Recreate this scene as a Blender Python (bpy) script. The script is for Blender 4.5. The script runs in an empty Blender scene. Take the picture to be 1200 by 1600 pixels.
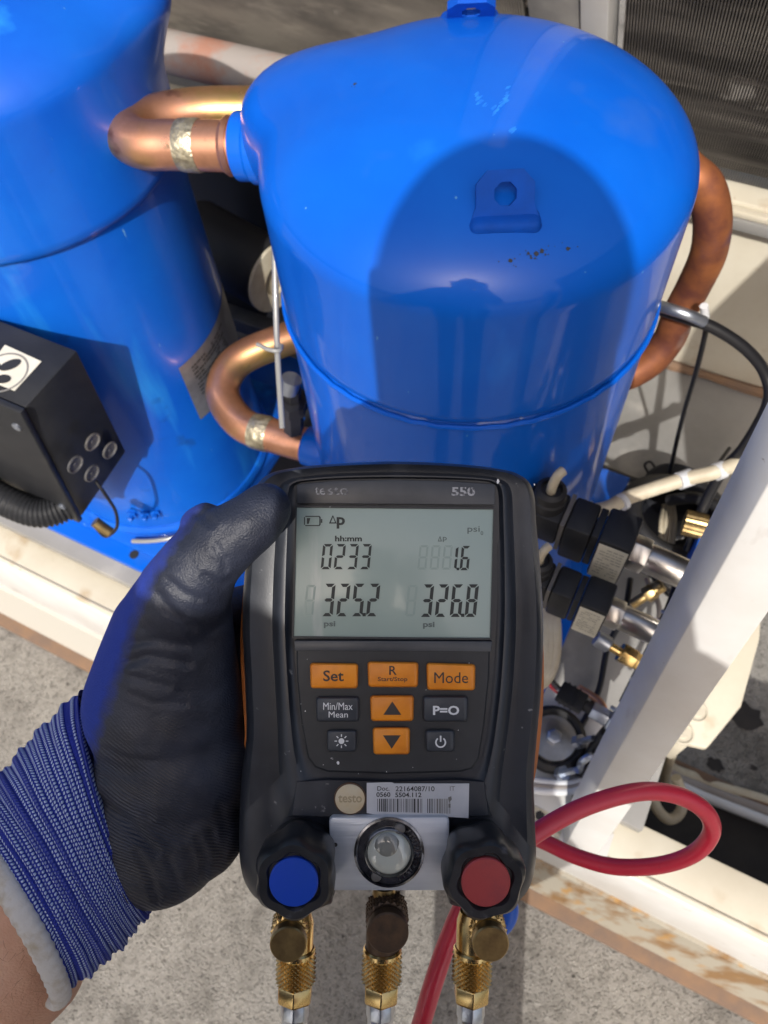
import bpy, bmesh, math, random
from mathutils import Vector, Matrix, noise
random.seed(7)
sc = bpy.context.scene
COL = sc.collection
PI = math.pi

# ------------------------------------------------------------------ camera, sky, sun, exposure
H = 1.33                                   # lens height above the roof slab
F = 1202.0
M3 = Matrix(((0.89367066, 0.36127003, -0.26615168),
             (0.44548166, -0.7854696, 0.42963194),
             (-0.05384091, -0.50251515, -0.8628903)))
EYE = Vector((0, 0, H))
camd = bpy.data.cameras.new('camera')
cam = bpy.data.objects.new('camera', camd)
COL.objects.link(cam)
sc.camera = cam
camd.sensor_fit = 'VERTICAL'
camd.sensor_height = 36.0
camd.lens = F / 1600 * 36
camd.clip_start = 0.02
camd.clip_end = 500
R = Matrix((M3.col[0], -M3.col[1], -M3.col[2])).transposed()
cam.matrix_world = Matrix.Translation(EYE) @ R.to_4x4()
camd.dof.use_dof = True
camd.dof.focus_distance = 0.283
camd.dof.aperture_fstop = 20

SUN = Vector((0.235, -0.665, 0.708)).normalized()
w = bpy.data.worlds.new('World')
sc.world = w
w.use_nodes = True
wn = w.node_tree
wn.nodes.clear()
sky = wn.nodes.new('ShaderNodeTexSky')
sky.sky_type = 'NISHITA'
sky.sun_disc = False
sky.sun_elevation = math.asin(SUN.z)
sky.sun_rotation = math.atan2(SUN.x, SUN.y)
sky.air_density = 1.0
sky.dust_density = 6.0
sky.ozone_density = 1.0
bg = wn.nodes.new('ShaderNodeBackground')
bg.inputs['Strength'].default_value = 0.13
wo = wn.nodes.new('ShaderNodeOutputWorld')
wn.links.new(sky.outputs[0], bg.inputs[0])
wn.links.new(bg.outputs[0], wo.inputs[0])
sd = bpy.data.lights.new('sun', 'SUN')
sd.energy = 3.5
sd.angle = math.radians(0.53)
sd.color = (1.0, 0.955, 0.89)
so = bpy.data.objects.new('sun', sd)
COL.objects.link(so)
so.rotation_euler = (-SUN).to_track_quat('-Z', 'Y').to_euler()
so.location = SUN * 5
sc.view_settings.view_transform = 'Standard'
sc.view_settings.look = 'None'
sc.view_settings.gamma = 1
sc.view_settings.use_curve_mapping = False
sc.view_settings.exposure = 0.30


# ------------------------------------------------------------------ placing
def ray(px, py):
    return M3 @ Vector((px - 600, py - 800, F))
def W(px, py, z):                     # the point at height z (relative to the lens) under a pixel
    v = ray(px, py)
    return EYE + v * (z / v.z)
def WY(px, py, y):                    # the point on the upright plane Y = y
    v = ray(px, py)
    return EYE + v * (y / v.y)
def C(px, py, d):                     # the point d metres into the view
    return EYE + ray(px, py) * (d / F)
def P(x, y, z):                       # z relative to the lens
    return Vector((x, y, z + H))
CX, CY, CZ = M3.col[0].copy(), -M3.col[1].copy(), -M3.col[2].copy()   # right, up, toward the viewer


# ------------------------------------------------------------------ materials
MATS = {}
def mat(name, col, rough=0.5, metal=0.0, col2=None, nscale=20.0, namt=0.5, bump=0.0, bscale=200.0,
        coat=0.0, spec=0.5, stretch=None, rvar=0.0, detail=6.0, trans=0.0, contrast=(0.35, 0.65), extra=None, bdist=0.001, sss=0):
    if name in MATS:
        return MATS[name]
    m = bpy.data.materials.new(name)
    m.use_nodes = True
    nt = m.node_tree
    b = nt.nodes['Principled BSDF']
    b.inputs['Base Color'].default_value = (*col, 1)
    b.inputs['Roughness'].default_value = rough
    b.inputs['Metallic'].default_value = metal
    b.inputs['Specular IOR Level'].default_value = spec
    b.inputs['Coat Weight'].default_value = coat
    b.inputs['Coat Roughness'].default_value = 0.08
    b.inputs['Transmission Weight'].default_value = trans
    if sss:
        b.inputs['Subsurface Weight'].default_value = sss
        b.inputs['Subsurface Radius'].default_value = (0.006, 0.002, 0.001)
        b.inputs['Subsurface Scale'].default_value = 1.0
    tc = nt.nodes.new('ShaderNodeTexCoord')
    mp = nt.nodes.new('ShaderNodeMapping')
    nt.links.new(tc.outputs['Object'], mp.inputs[0])
    if stretch:
        mp.inputs['Scale'].default_value = stretch
    cur = None
    if col2 is not None:
        n = nt.nodes.new('ShaderNodeTexNoise')
        n.inputs['Scale'].default_value = nscale
        n.inputs['Detail'].default_value = detail
        n.inputs['Roughness'].default_value = 0.62
        nt.links.new(mp.outputs[0], n.inputs['Vector'])
        r = nt.nodes.new('ShaderNodeMapRange')
        r.inputs['From Min'].default_value = contrast[0]
        r.inputs['From Max'].default_value = contrast[1]
        r.inputs['To Max'].default_value = namt * 2 if namt < 0.5 else 1.0
        nt.links.new(n.outputs[0], r.inputs[0])
        mx = nt.nodes.new('ShaderNodeMix')
        mx.data_type = 'RGBA'
        mx.inputs[6].default_value = (*col, 1)
        mx.inputs[7].default_value = (*col2, 1)
        nt.links.new(r.outputs[0], mx.inputs[0])
        cur = mx.outputs[2]
        nt.links.new(cur, b.inputs['Base Color'])
        if rvar:
            rr = nt.nodes.new('ShaderNodeMapRange')
            rr.inputs['From Min'].default_value = 0.3
            rr.inputs['From Max'].default_value = 0.7
            rr.inputs['To Min'].default_value = max(0.02, rough - rvar)
            rr.inputs['To Max'].default_value = min(1, rough + rvar)
            nt.links.new(n.outputs[0], rr.inputs[0])
            nt.links.new(rr.outputs[0], b.inputs['Roughness'])
    if bump:
        n2 = nt.nodes.new('ShaderNodeTexNoise')
        n2.inputs['Scale'].default_value = bscale
        n2.inputs['Detail'].default_value = 4
        nt.links.new(mp.outputs[0], n2.inputs['Vector'])
        bp = nt.nodes.new('ShaderNodeBump')
        bp.inputs['Strength'].default_value = bump
        bp.inputs['Distance'].default_value = bdist
        nt.links.new(n2.outputs[0], bp.inputs['Height'])
        nt.links.new(bp.outputs[0], b.inputs['Normal'])
    MATS[name] = m
    if extra:
        extra(m, nt, b, mp, cur)
    return m

def overlay(col, scale, lo, hi, stretch=None, seed=0.0, rough=None, kind='noise'):
    """adds a layer of dirt, chips or scratches over the base colour"""
    def f(m, nt, b, mp, cur):
        tc = nt.nodes.new('ShaderNodeTexCoord')
        mp2 = nt.nodes.new('ShaderNodeMapping')
        mp2.inputs['Location'].default_value = (seed, seed * 1.7, seed * 0.3)
        if stretch:
            mp2.inputs['Scale'].default_value = stretch
        nt.links.new(tc.outputs['Object'], mp2.inputs[0])
        n = nt.nodes.new('ShaderNodeTexNoise')
        n.inputs['Scale'].default_value = scale
        n.inputs['Detail'].default_value = 5
        nt.links.new(mp2.outputs[0], n.inputs['Vector'])
        r = nt.nodes.new('ShaderNodeMapRange')
        r.inputs['From Min'].default_value = lo
        r.inputs['From Max'].default_value = hi
        nt.links.new(n.outputs[0], r.inputs[0])
        mx = nt.nodes.new('ShaderNodeMix')
        mx.data_type = 'RGBA'
        bc = b.inputs['Base Color']
        if bc.is_linked:
            nt.links.new(bc.links[0].from_socket, mx.inputs[6])
        else:
            mx.inputs[6].default_value = bc.default_value
        mx.inputs[7].default_value = (*col, 1)
        nt.links.new(r.outputs[0], mx.inputs[0])
        nt.links.new(mx.outputs[2], bc)
    return f
def xfade(col, x1, x0):
    """old whitewash left on the left end of the beam"""
    def f(m, nt, b, mp, cur):
        tc = nt.nodes.new('ShaderNodeTexCoord')
        sp = nt.nodes.new('ShaderNodeSeparateXYZ')
        nt.links.new(tc.outputs['Object'], sp.inputs[0])
        n = nt.nodes.new('ShaderNodeTexNoise')
        n.inputs['Scale'].default_value = 25
        nt.links.new(tc.outputs['Object'], n.inputs['Vector'])
        a = nt.nodes.new('ShaderNodeMath'); a.operation = 'MULTIPLY_ADD'
        nt.links.new(n.outputs[0], a.inputs[0]); a.inputs[1].default_value = 0.3
        nt.links.new(sp.outputs[0], a.inputs[2])
        r = nt.nodes.new('ShaderNodeMapRange')
        r.inputs['From Min'].default_value = x0 + 0.15
        r.inputs['From Max'].default_value = x1 + 0.15
        nt.links.new(a.outputs[0], r.inputs[0])
        mx = nt.nodes.new('ShaderNodeMix')
        mx.data_type = 'RGBA'
        bc = b.inputs['Base Color']
        nt.links.new(bc.links[0].from_socket, mx.inputs[6])
        mx.inputs[7].default_value = (*col, 1)
        nt.links.new(r.outputs[0], mx.inputs[0])
        nt.links.new(mx.outputs[2], bc)
    return f
def chain(*fs):
    def f(*a):
        for g in fs:
            g(*a)
    return f

blue = mat('blue paint', (0.001, 0.094, 0.54), 0.45, col2=(0.002, 0.112, 0.58), nscale=9, coat=0.5, bump=0.05, bscale=35, spec=0.12,
           extra=chain(overlay((0.01, 0.17, 0.70), 14, 0.66, 0.80, (1, 1, 0.4), 3), overlay((0.05, 0.13, 0.40), 6, 0.62, 0.80, (1, 1, 1), 13), overlay((0.10, 0.30, 0.62), 160, 0.74, 0.77, (1, 1, 0.5), 21)))
lugpaint = mat('matt blue paint', (0.002, 0.075, 0.46), 0.65, col2=(0.004, 0.06, 0.36), nscale=60, spec=0.15, bump=0.3, bscale=200)
blue_old = mat('faded blue paint', (0.002, 0.085, 0.50), 0.40, col2=(0.004, 0.120, 0.57), nscale=7, coat=0.3, spec=0.35, bump=0.08, bscale=30,
               extra=chain(overlay((0.02, 0.24, 0.68), 15, 0.60, 0.76, (1.4, 1.4, 0.22), 5), overlay((0.01, 0.06, 0.26), 22, 0.66, 0.78, None, 9), overlay((0.16, 0.38, 0.60), 120, 0.72, 0.76, (1, 1, 0.3), 31)))
chipm = mat('bare primer', (0.03, 0.035, 0.05), 0.7)
scuffm = mat('scuffed blue', (0.02, 0.22, 0.72), 0.55, col2=(0.004, 0.12, 0.62), nscale=260)
copper = mat('copper', (0.76, 0.38, 0.24), 0.36, 0.85, col2=(0.52, 0.25, 0.14), nscale=26, bump=0.12, bscale=70, rvar=0.12,
             extra=chain(overlay((0.46, 0.32, 0.11), 14, 0.52, 0.68, None, 2), overlay((0.26, 0.10, 0.06), 33, 0.62, 0.74, None, 8), overlay((0.20, 0.17, 0.10), 70, 0.68, 0.78, None, 12)))
copper_old = mat('oxidised copper', (0.42, 0.15, 0.045), 0.55, 0.4, col2=(0.15, 0.05, 0.035), nscale=19, bump=0.15, bscale=80,
                 extra=chain(overlay((0.36, 0.31, 0.29), 12, 0.54, 0.66, None, 4), overlay((0.14, 0.06, 0.08), 24, 0.60, 0.72, None, 14)))
braze = mat('braze band', (0.62, 0.56, 0.40), 0.4, 0.8, col2=(0.30, 0.26, 0.18), nscale=150, bump=0.9, bscale=160, bdist=0.002)
greypipe = mat('dusty lagged pipe', (0.30, 0.27, 0.25), 0.7, col2=(0.34, 0.17, 0.12), nscale=11, contrast=(0.5, 0.66), bump=0.2, bscale=90)
cream = mat('cream enamel', (0.60, 0.56, 0.46), 0.45, col2=(0.52, 0.47, 0.37), nscale=8, bump=0.1, bscale=60,
            extra=chain(overlay((0.38, 0.27, 0.15), 16, 0.62, 0.78, (1, 1, 1), 1), overlay((0.30, 0.20, 0.10), 75, 0.72, 0.78, None, 6)))
white = mat('white enamel', (0.66, 0.66, 0.65), 0.4, col2=(0.58, 0.56, 0.53), nscale=9, bump=0.08, bscale=60,
            extra=chain(overlay((0.38, 0.34, 0.30), 30, 0.66, 0.80, (1, 1, 0.5), 1), overlay((0.20, 0.14, 0.09), 110, 0.73, 0.77, None, 8)))
greypaint = mat('grey sheet', (0.27, 0.265, 0.255), 0.55, col2=(0.21, 0.205, 0.195), nscale=10, bump=0.08, bscale=60,
                extra=overlay((0.40, 0.38, 0.35), 13, 0.55, 0.72, None, 2))
rust = mat('rusty galvanised steel', (0.34, 0.31, 0.25), 0.75, col2=(0.22, 0.125, 0.05), nscale=24, stretch=(1, 1, 0.3), contrast=(0.47, 0.62), bump=0.5, bscale=120,
           extra=chain(overlay((0.38, 0.21, 0.06), 42, 0.58, 0.70, (1, 1, 0.3), 4), overlay((0.10, 0.06, 0.03), 55, 0.64, 0.72, None, 11), xfade((0.50, 0.48, 0.43), -0.25, -0.10)))
brownrust = mat('brown flange', (0.14, 0.095, 0.07), 0.85, col2=(0.20, 0.12, 0.07), nscale=25, bump=0.4, bscale=200)
concrete = None
black = mat('black plastic', (0.014, 0.015, 0.018), 0.45, col2=(0.022, 0.023, 0.026), nscale=30, bump=0.15, bscale=400,
            extra=overlay((0.09, 0.085, 0.075), 9, 0.60, 0.78, None, 2), spec=0.3)
cable_black = mat('black cable', (0.012, 0.012, 0.014), 0.35)
void = mat('near black', (0.012, 0.013, 0.018), 0.8, bump=0.3, bscale=60)  # near-black, for pieces that darken the shaded gap between the compressors
darkgrey = mat('dark grey metal', (0.10, 0.10, 0.105), 0.5, 0.3, col2=(0.16, 0.15, 0.14), nscale=30)
shade_and_oil = mat('black membrane', (0.018, 0.016, 0.015), 0.8, col2=(0.035, 0.03, 0.027), nscale=20, bump=0.4, bscale=60)  # black for the shaded gap behind the rail; the oil stains share it
finm = mat('aluminium fins', (0.33, 0.30, 0.26), 0.6, 0.1, col2=(0.17, 0.155, 0.14), nscale=8, stretch=(1, 2, 2), contrast=(0.38, 0.62),
           extra=chain(overlay((0.40, 0.36, 0.31), 40, 0.56, 0.74, (0.5, 1.5, 1.5), 3), overlay((0.4, 0.37, 0.33), 14, 0.68, 0.74, None, 5)))
finm_shade = mat('shaded aluminium fins', (0.22, 0.20, 0.18), 0.6, 0.1, col2=(0.085, 0.078, 0.074), nscale=6, stretch=(1, 5, 5), contrast=(0.38, 0.60),
            extra=chain(overlay((0.36, 0.33, 0.29), 22, 0.60, 0.70, (0.2, 1.6, 1.6), 3), overlay((0.50, 0.47, 0.43), 17, 0.66, 0.70, None, 5)))  # shade on the right coil put in as darker fin colours
finback = mat('coil core', (0.02, 0.018, 0.017), 0.9)
steel = mat('steel', (0.62, 0.60, 0.57), 0.28, 1.0, col2=(0.50, 0.48, 0.45), nscale=60, bump=0.05, bscale=300)
zinc = mat('zinc plated', (0.50, 0.53, 0.58), 0.36, 0.9, col2=(0.38, 0.42, 0.50), nscale=70)
brass = mat('brass', (0.78, 0.56, 0.24), 0.27, 1.0, col2=(0.52, 0.34, 0.13), nscale=90, rvar=0.08, contrast=(0.4, 0.72))
brass_dark = mat('tarnished brass', (0.085, 0.06, 0.045), 0.5, 0.7, col2=(0.16, 0.10, 0.06), nscale=160)
brass_old = mat('dull brass', (0.50, 0.36, 0.16), 0.38, 1.0, col2=(0.30, 0.21, 0.10), nscale=150)
chrome = mat('chrome', (0.62, 0.65, 0.69), 0.30, 0.9, col2=(0.42, 0.45, 0.50), nscale=120, bump=0.2, bscale=500, bdist=0.0004)
labelm = mat('cream label', (0.66, 0.63, 0.53), 0.5, col2=(0.58, 0.55, 0.45), nscale=60)
greylabel = mat('grey rating plate', (0.21, 0.215, 0.23), 0.4, 0.3, col2=(0.14, 0.145, 0.16), nscale=50)
inkm = mat('ink', (0.02, 0.02, 0.02), 0.6)
inkgrey = mat('grey ink', (0.20, 0.19, 0.17), 0.6)
redhose = mat('red rubber', (0.66, 0.032, 0.065), 0.40, col2=(0.56, 0.024, 0.05), nscale=30, coat=0.3, bump=0.15, bscale=300, extra=overlay((0.34, 0.03, 0.04), 60, 0.66, 0.76, None, 5))
bluerub = mat('blue rubber', (0.012, 0.11, 0.55), 0.4)
creamcable = mat('cream cable', (0.58, 0.53, 0.41), 0.5, col2=(0.44, 0.37, 0.26), nscale=30)
clear = mat('clear tubing', (0.24, 0.24, 0.23), 0.25, coat=0.4)
whitecable = mat('white cable', (0.65, 0.66, 0.68), 0.4)
rubber = mat('black rubber', (0.014, 0.014, 0.016), 0.6)

def concrete_mat():
    m = bpy.data.materials.new('gritty concrete')
    m.use_nodes = True
    nt = m.node_tree
    b = nt.nodes['Principled BSDF']
    b.inputs['Roughness'].default_value = 0.9
    L = nt.links.new
    tc = nt.nodes.new('ShaderNodeTexCoord')
    def noi(s, d=8, r=0.65):
        n = nt.nodes.new('ShaderNodeTexNoise')
        n.inputs['Scale'].default_value = s
        n.inputs['Detail'].default_value = d
        n.inputs['Roughness'].default_value = r
        L(tc.outputs['Object'], n.inputs['Vector'])
        return n
    def ramp(src, lo, hi):
        r = nt.nodes.new('ShaderNodeMapRange')
        r.inputs['From Min'].default_value = lo
        r.inputs['From Max'].default_value = hi
        L(src, r.inputs[0])
        return r.outputs[0]
    def mix(a, bb, fac):
        x = nt.nodes.new('ShaderNodeMix')
        x.data_type = 'RGBA'
        for s, v in ((6, a), (7, bb)):
            if isinstance(v, tuple):
                x.inputs[s].default_value = (*v, 1)
            else:
                L(v, x.inputs[s])
        L(fac, x.inputs[0])
        return x.outputs[2]
    big = noi(5)
    fine = noi(170, 5, 0.8)
    c = mix((0.21, 0.197, 0.176), (0.33, 0.312, 0.282), ramp(big.outputs[0], 0.35, 0.65))
    c = mix(c, (0.15, 0.138, 0.122), ramp(noi(75, 6, 0.7).outputs[0], 0.53, 0.66))
    v = nt.nodes.new('ShaderNodeTexVoronoi')
    v.inputs['Scale'].default_value = 270
    L(tc.outputs['Object'], v.inputs['Vector'])
    inv = ramp(v.outputs['Distance'], 0.42, 0.12)
    sp = nt.nodes.new('ShaderNodeMath'); sp.operation = 'MULTIPLY'
    L(inv, sp.inputs[0])
    sep = nt.nodes.new('ShaderNodeSeparateColor')
    L(v.outputs['Color'], sep.inputs[0])
    L(ramp(sep.outputs[0], 0.62, 0.95), sp.inputs[1])
    c = mix(c, (0.66, 0.63, 0.58), sp.outputs[0])
    sp2 = nt.nodes.new('ShaderNodeMath'); sp2.operation = 'MULTIPLY'
    L(inv, sp2.inputs[0])
    L(ramp(sep.outputs[1], 0.70, 0.95), sp2.inputs[1])
    c = mix(c, (0.05, 0.046, 0.042), sp2.outputs[0])
    c = mix(c, (0.13, 0.12, 0.105), ramp(noi(9, 5, 0.7).outputs[0], 0.52, 0.68))
    c = mix(c, (0.50, 0.48, 0.44), ramp(noi(200, 3, 0.8).outputs[0], 0.62, 0.72))
    c = mix(c, (0.05, 0.045, 0.04), ramp(noi(85, 2, 0.5).outputs[0], 0.70, 0.74))
    L(c, b.inputs['Base Color'])
    bp = nt.nodes.new('ShaderNodeBump')
    bp.inputs['Strength'].default_value = 0.9
    bp.inputs['Distance'].default_value = 0.004
    ad = nt.nodes.new('ShaderNodeMath'); ad.operation = 'ADD'
    L(fine.outputs[0], ad.inputs[0])
    L(inv, ad.inputs[1])
    L(ad.outputs[0], bp.inputs['Height'])
    L(bp.outputs[0], b.inputs['Normal'])
    return m
concrete = concrete_mat()


# ------------------------------------------------------------------ mesh helpers (world coordinates in, local out)
class MB:
    def __init__(s):
        s.v = []; s.f = []
    def add(s, vs, fs):
        o = len(s.v)
        s.v += [Vector(v) for v in vs]
        s.f += [tuple(i + o for i in f) for f in fs]
        return s
    def box(s, o, x, y, z):                       # corner + three edge vectors
        o, x, y, z = map(Vector, (o, x, y, z))
        vs = [o, o + x, o + x + y, o + y, o + z, o + x + z, o + x + y + z, o + y + z]
        return s.add(vs, [(0, 3, 2, 1), (4, 5, 6, 7), (0, 1, 5, 4), (1, 2, 6, 5), (2, 3, 7, 6), (3, 0, 4, 7)])
    def aab(s, x0, x1, y0, y1, z0, z1):           # axis-aligned, z relative to the lens
        return s.box(P(x0, y0, z0), (x1 - x0, 0, 0), (0, y1 - y0, 0), (0, 0, z1 - z0))
    def loft(s, loops, cap0=True, cap1=True):
        n = len(loops[0]); o = len(s.v)
        for l in loops:
            s.v += [Vector(p) for p in l]
        for i in range(len(loops) - 1):
            for j in range(n):
                k = (j + 1) % n
                s.f.append((o + i * n + j, o + i * n + k, o + (i + 1) * n + k, o + (i + 1) * n + j))
        if cap0: s.f.append(tuple(o + j for j in reversed(range(n))))
        if cap1: s.f.append(tuple(o + (len(loops) - 1) * n + j for j in range(n)))
        return s
    def lathe(s, prof, o, ax, n=48, cap0=True, cap1=True, up=None, rad=None):
        ax = Vector(ax).normalized(); o = Vector(o)
        u = (Vector(up) if up is not None else ax.orthogonal()); u = (u - ax * u.dot(ax)).normalized()
        v = ax.cross(u)
        loops = []
        for r, h in prof:
            loops.append([o + ax * h + (u * math.cos(2 * PI * j / n) + v * math.sin(2 * PI * j / n)) * (r * (rad(2 * PI * j / n, h) if rad else 1)) for j in range(n)])
        return s.loft(loops, cap0, cap1)
    def cyl(s, a, b, r, n=24, r2=None):
        a = Vector(a); b = Vector(b)
        return s.lathe([(r, 0), (r2 if r2 is not None else r, (b - a).length)], a, b - a, n)
    def prism(s, loop, off):
        off = Vector(off); loop = [Vector(p) for p in loop]
        return s.loft([loop, [p + off for p in loop]])
    def tube(s, pts, r, n=14, caps=True, rfun=None):
        pts = [Vector(p) for p in pts]
        T = []
        for i in range(len(pts)):
            a = pts[max(0, i - 1)]; b = pts[min(len(pts) - 1, i + 1)]
            T.append((b - a).normalized())
        u = T[0].orthogonal().normalized(); loops = []
        for i, p in enumerate(pts):
            u = (u - T[i] * u.dot(T[i])).normalized(); v = T[i].cross(u)
            rr = r[i] if isinstance(r, (list, tuple)) else r
            if rfun: rr *= rfun(i)
            loops.append([p + (u * math.cos(2 * PI * j / n) + v * math.sin(2 * PI * j / n)) * rr for j in range(n)])
        return s.loft(loops, caps, caps)
    def sphere(s, c, r, n=12, m=8, ax=None):
        c = Vector(c); A = ax or (Vector((r, 0, 0)), Vector((0, r, 0)), Vector((0, 0, r)))
        o = len(s.v)
        s.v.append(c + A[2])
        for i in range(1, m):
            t = PI * i / m
            for j in range(n):
                a = 2 * PI * j / n
                s.v.append(c + A[0] * (math.sin(t) * math.cos(a)) + A[1] * (math.sin(t) * math.sin(a)) + A[2] * math.cos(t))
        s.v.append(c - A[2])
        for j in range(n):
            k = (j + 1) % n
            s.f.append((o, o + 1 + j, o + 1 + k))
            for i in range(m - 2):
                s.f.append((o + 1 + i * n + j, o + 1 + (i + 1) * n + j, o + 1 + (i + 1) * n + k, o + 1 + i * n + k))
            s.f.append((o + 1 + (m - 2) * n + k, o + 1 + (m - 2) * n + j, o + 1 + (m - 1) * n))
        return s

def smooth(pts, k=8, closed=False):
    pts = [Vector(p) for p in pts]; n = len(pts); out = []
    rng = range(n if closed else n - 1)
    g = (lambda i: pts[i % n]) if closed else (lambda i: pts[max(0, min(n - 1, i))])
    for i in rng:
        p0, p1, p2, p3 = g(i - 1), g(i), g(i + 1), g(i + 2)
        for j in range(k):
            t = j / k
            out.append(0.5 * ((2 * p1) + (p2 - p0) * t + (2 * p0 - 5 * p1 + 4 * p2 - p3) * t * t + (3 * p1 - p0 - 3 * p2 + p3) * t ** 3))
    if not closed: out.append(pts[-1])
    return out

def obj(name, mb, m, parent=None, bevel=0.0, segs=2, ang=35, flat=False, kind=None, origin=None, flip=True):
    me = bpy.data.meshes.new(name)
    pm = parent.matrix_world if parent is not None else Matrix()
    if parent is None:
        if origin is None:
            xs = [v.x for v in mb.v]; ys = [v.y for v in mb.v]; zs = [v.z for v in mb.v]
            origin = Vector(((min(xs) + max(xs)) / 2, (min(ys) + max(ys)) / 2, min(zs)))
        pm = Matrix.Translation(origin)
    inv = pm.inverted()
    me.from_pydata([inv @ v for v in mb.v], [], mb.f)
    bm = bmesh.new(); bm.from_mesh(me)
    if flip: bmesh.ops.recalc_face_normals(bm, faces=bm.faces)
    if bevel:
        es = [e for e in bm.edges if len(e.link_faces) == 2 and e.calc_face_angle(0) > math.radians(28)]
        bmesh.ops.bevel(bm, geom=es, offset=bevel, segments=segs, profile=0.5, affect='EDGES', clamp_overlap=True)
    bm.to_mesh(me); bm.free()
    if not flat:
        me.shade_smooth()
        me.set_sharp_from_angle(angle=math.radians(ang))
    for x in (m if isinstance(m, (list, tuple)) else [m]):
        me.materials.append(x)
    o = bpy.data.objects.new(name, me)
    COL.objects.link(o)
    if parent is not None:
        o.parent = parent
    else:
        o.matrix_world = pm
    if kind: o['kind'] = kind
    PW[o.name] = pm.copy()
    return o
PW = {}
# sub-parts are parented to a part whose local matrix is identity, so its world matrix is its parent's
class Sub:
    pass
def sub(name, mb, m, part, root, **k):
    o = obj(name, mb, m, root, **k)
    o.parent = part
    return o
def tag(o, label, cat, group=None):
    o['label'] = label; o['category'] = cat
    if group: o['group'] = group
    return o
def thing(name, label, cat, loc, group=None, mtx=None):
    o = bpy.data.objects.new(name, None)
    COL.objects.link(o)
    o.empty_display_size = 0.02
    o.matrix_world = mtx if mtx is not None else Matrix.Translation(loc)
    bpy.context.view_layer.update()
    return tag(o, label, cat, group)

def remesh(mb, voxel, it=6, fac=0.6):
    me = bpy.data.meshes.new('tmp')
    me.from_pydata(mb.v, [], mb.f)
    bm = bmesh.new(); bm.from_mesh(me); bmesh.ops.recalc_face_normals(bm, faces=bm.faces); bm.to_mesh(me); bm.free()
    o = bpy.data.objects.new('tmp', me); COL.objects.link(o)
    r = o.modifiers.new('r', 'REMESH'); r.mode = 'VOXEL'; r.voxel_size = voxel
    s_ = o.modifiers.new('s', 'SMOOTH'); s_.iterations = it; s_.factor = fac
    dg = bpy.context.evaluated_depsgraph_get()
    e = o.evaluated_get(dg)
    m2 = e.to_mesh()
    out = MB()
    out.v = [v.co.copy() for v in m2.vertices]
    out.f = [tuple(p.vertices) for p in m2.polygons]
    e.to_mesh_clear()
    bpy.data.objects.remove(o)
    return out

def text(name, s, o, u, v, nrm, wdt, hgt, m, parent, root=None, ext=0.00006, bold=0.0, font_space=1.0):
    """lettering fitted to a width and height, centred on o in the plane u, v"""
    cu = bpy.data.curves.new('t', 'FONT')
    cu.body = s; cu.resolution_u = 3; cu.offset = bold; cu.space_character = font_space
    t = bpy.data.objects.new('t', cu); COL.objects.link(t)
    bpy.context.view_layer.update()
    me = bpy.data.meshes.new_from_object(t.evaluated_get(bpy.context.evaluated_depsgraph_get()))
    bpy.data.objects.remove(t)
    xs = [q.co.x for q in me.vertices]; ys = [q.co.y for q in me.vertices]
    x0, x1, y0, y1 = min(xs), max(xs), min(ys), max(ys)
    sx = wdt / (x1 - x0); sy = hgt / (y1 - y0)
    u, v, nrm = Vector(u).normalized(), Vector(v).normalized(), Vector(nrm).normalized()
    mb = MB()
    mb.v = [Vector(o) + u * ((q.co.x - (x0 + x1) / 2) * sx) + v * ((q.co.y - (y0 + y1) / 2) * sy) + nrm * ext for q in me.vertices]
    mb.f = [tuple(p.vertices) for p in me.polygons]
    ob = obj(name, mb, m, root or parent, flat=True, flip=False)
    ob.parent = parent
    return ob


# ================================================================== THE SETTING
ZG = -1.33
g = MB().add([P(-60, -60, ZG), P(60, -60, ZG), P(60, 60, ZG), P(-60, 60, ZG)], [(0, 1, 2, 3)])
o = obj('ground', g, concrete, flat=True, kind='structure', origin=P(0, 0, ZG))

# skid floor of the machine
XE = 0.145                                    # right end of the machine's floor
o = obj('machine_floor', MB().aab(-2.2, XE, 0.20, 0.86, -0.875, -0.858), greypaint, kind='structure', bevel=0.001)
o = obj('gap_shade_strip', MB().aab(XE + 0.02, 2.6, 0.20, 0.415, ZG + 0.001, ZG + 0.006), shade_and_oil, kind='structure')  # flat black strip put in for the dark, shaded gap behind the rail

# front rail
rl = thing('front_rail', 'long cream painted rail along the front of the machine, above the rusty beam', 'rail', P(-0.2, 0.18, -1.045))
obj('top_plate', MB().aab(-2.2, 2.2, 0.162, 0.211, -0.893, -0.880), cream, rl, bevel=0.002)
obj('front_plate', MB().aab(-2.2, 2.2, 0.157, 0.1615, -1.045, -0.884), white, rl, bevel=0.0015)
obj('bead', MB().tube([P(-2.2, 0.163, -0.8815), P(2.2, 0.163, -0.8815)], 0.0035, 10), cream, rl)
obj('rear_lip', MB().aab(-2.2, XE, 0.216, 0.222, -0.893, -0.868), cream, rl, bevel=0.001)

bm_ = thing('rusty_beam', 'rusty galvanised steel beam lying on the concrete under the cream rail', 'beam', P(0, 0.16, ZG))
obj('web', MB().aab(-2.2, 2.2, 0.152, 0.160, ZG + 0.022, -1.0452), rust, bm_)
obj('flange', MB().aab(-2.2, 2.2, 0.132, 0.30, ZG + 0.004, ZG + 0.0215), brownrust, bm_, bevel=0.002)

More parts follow.
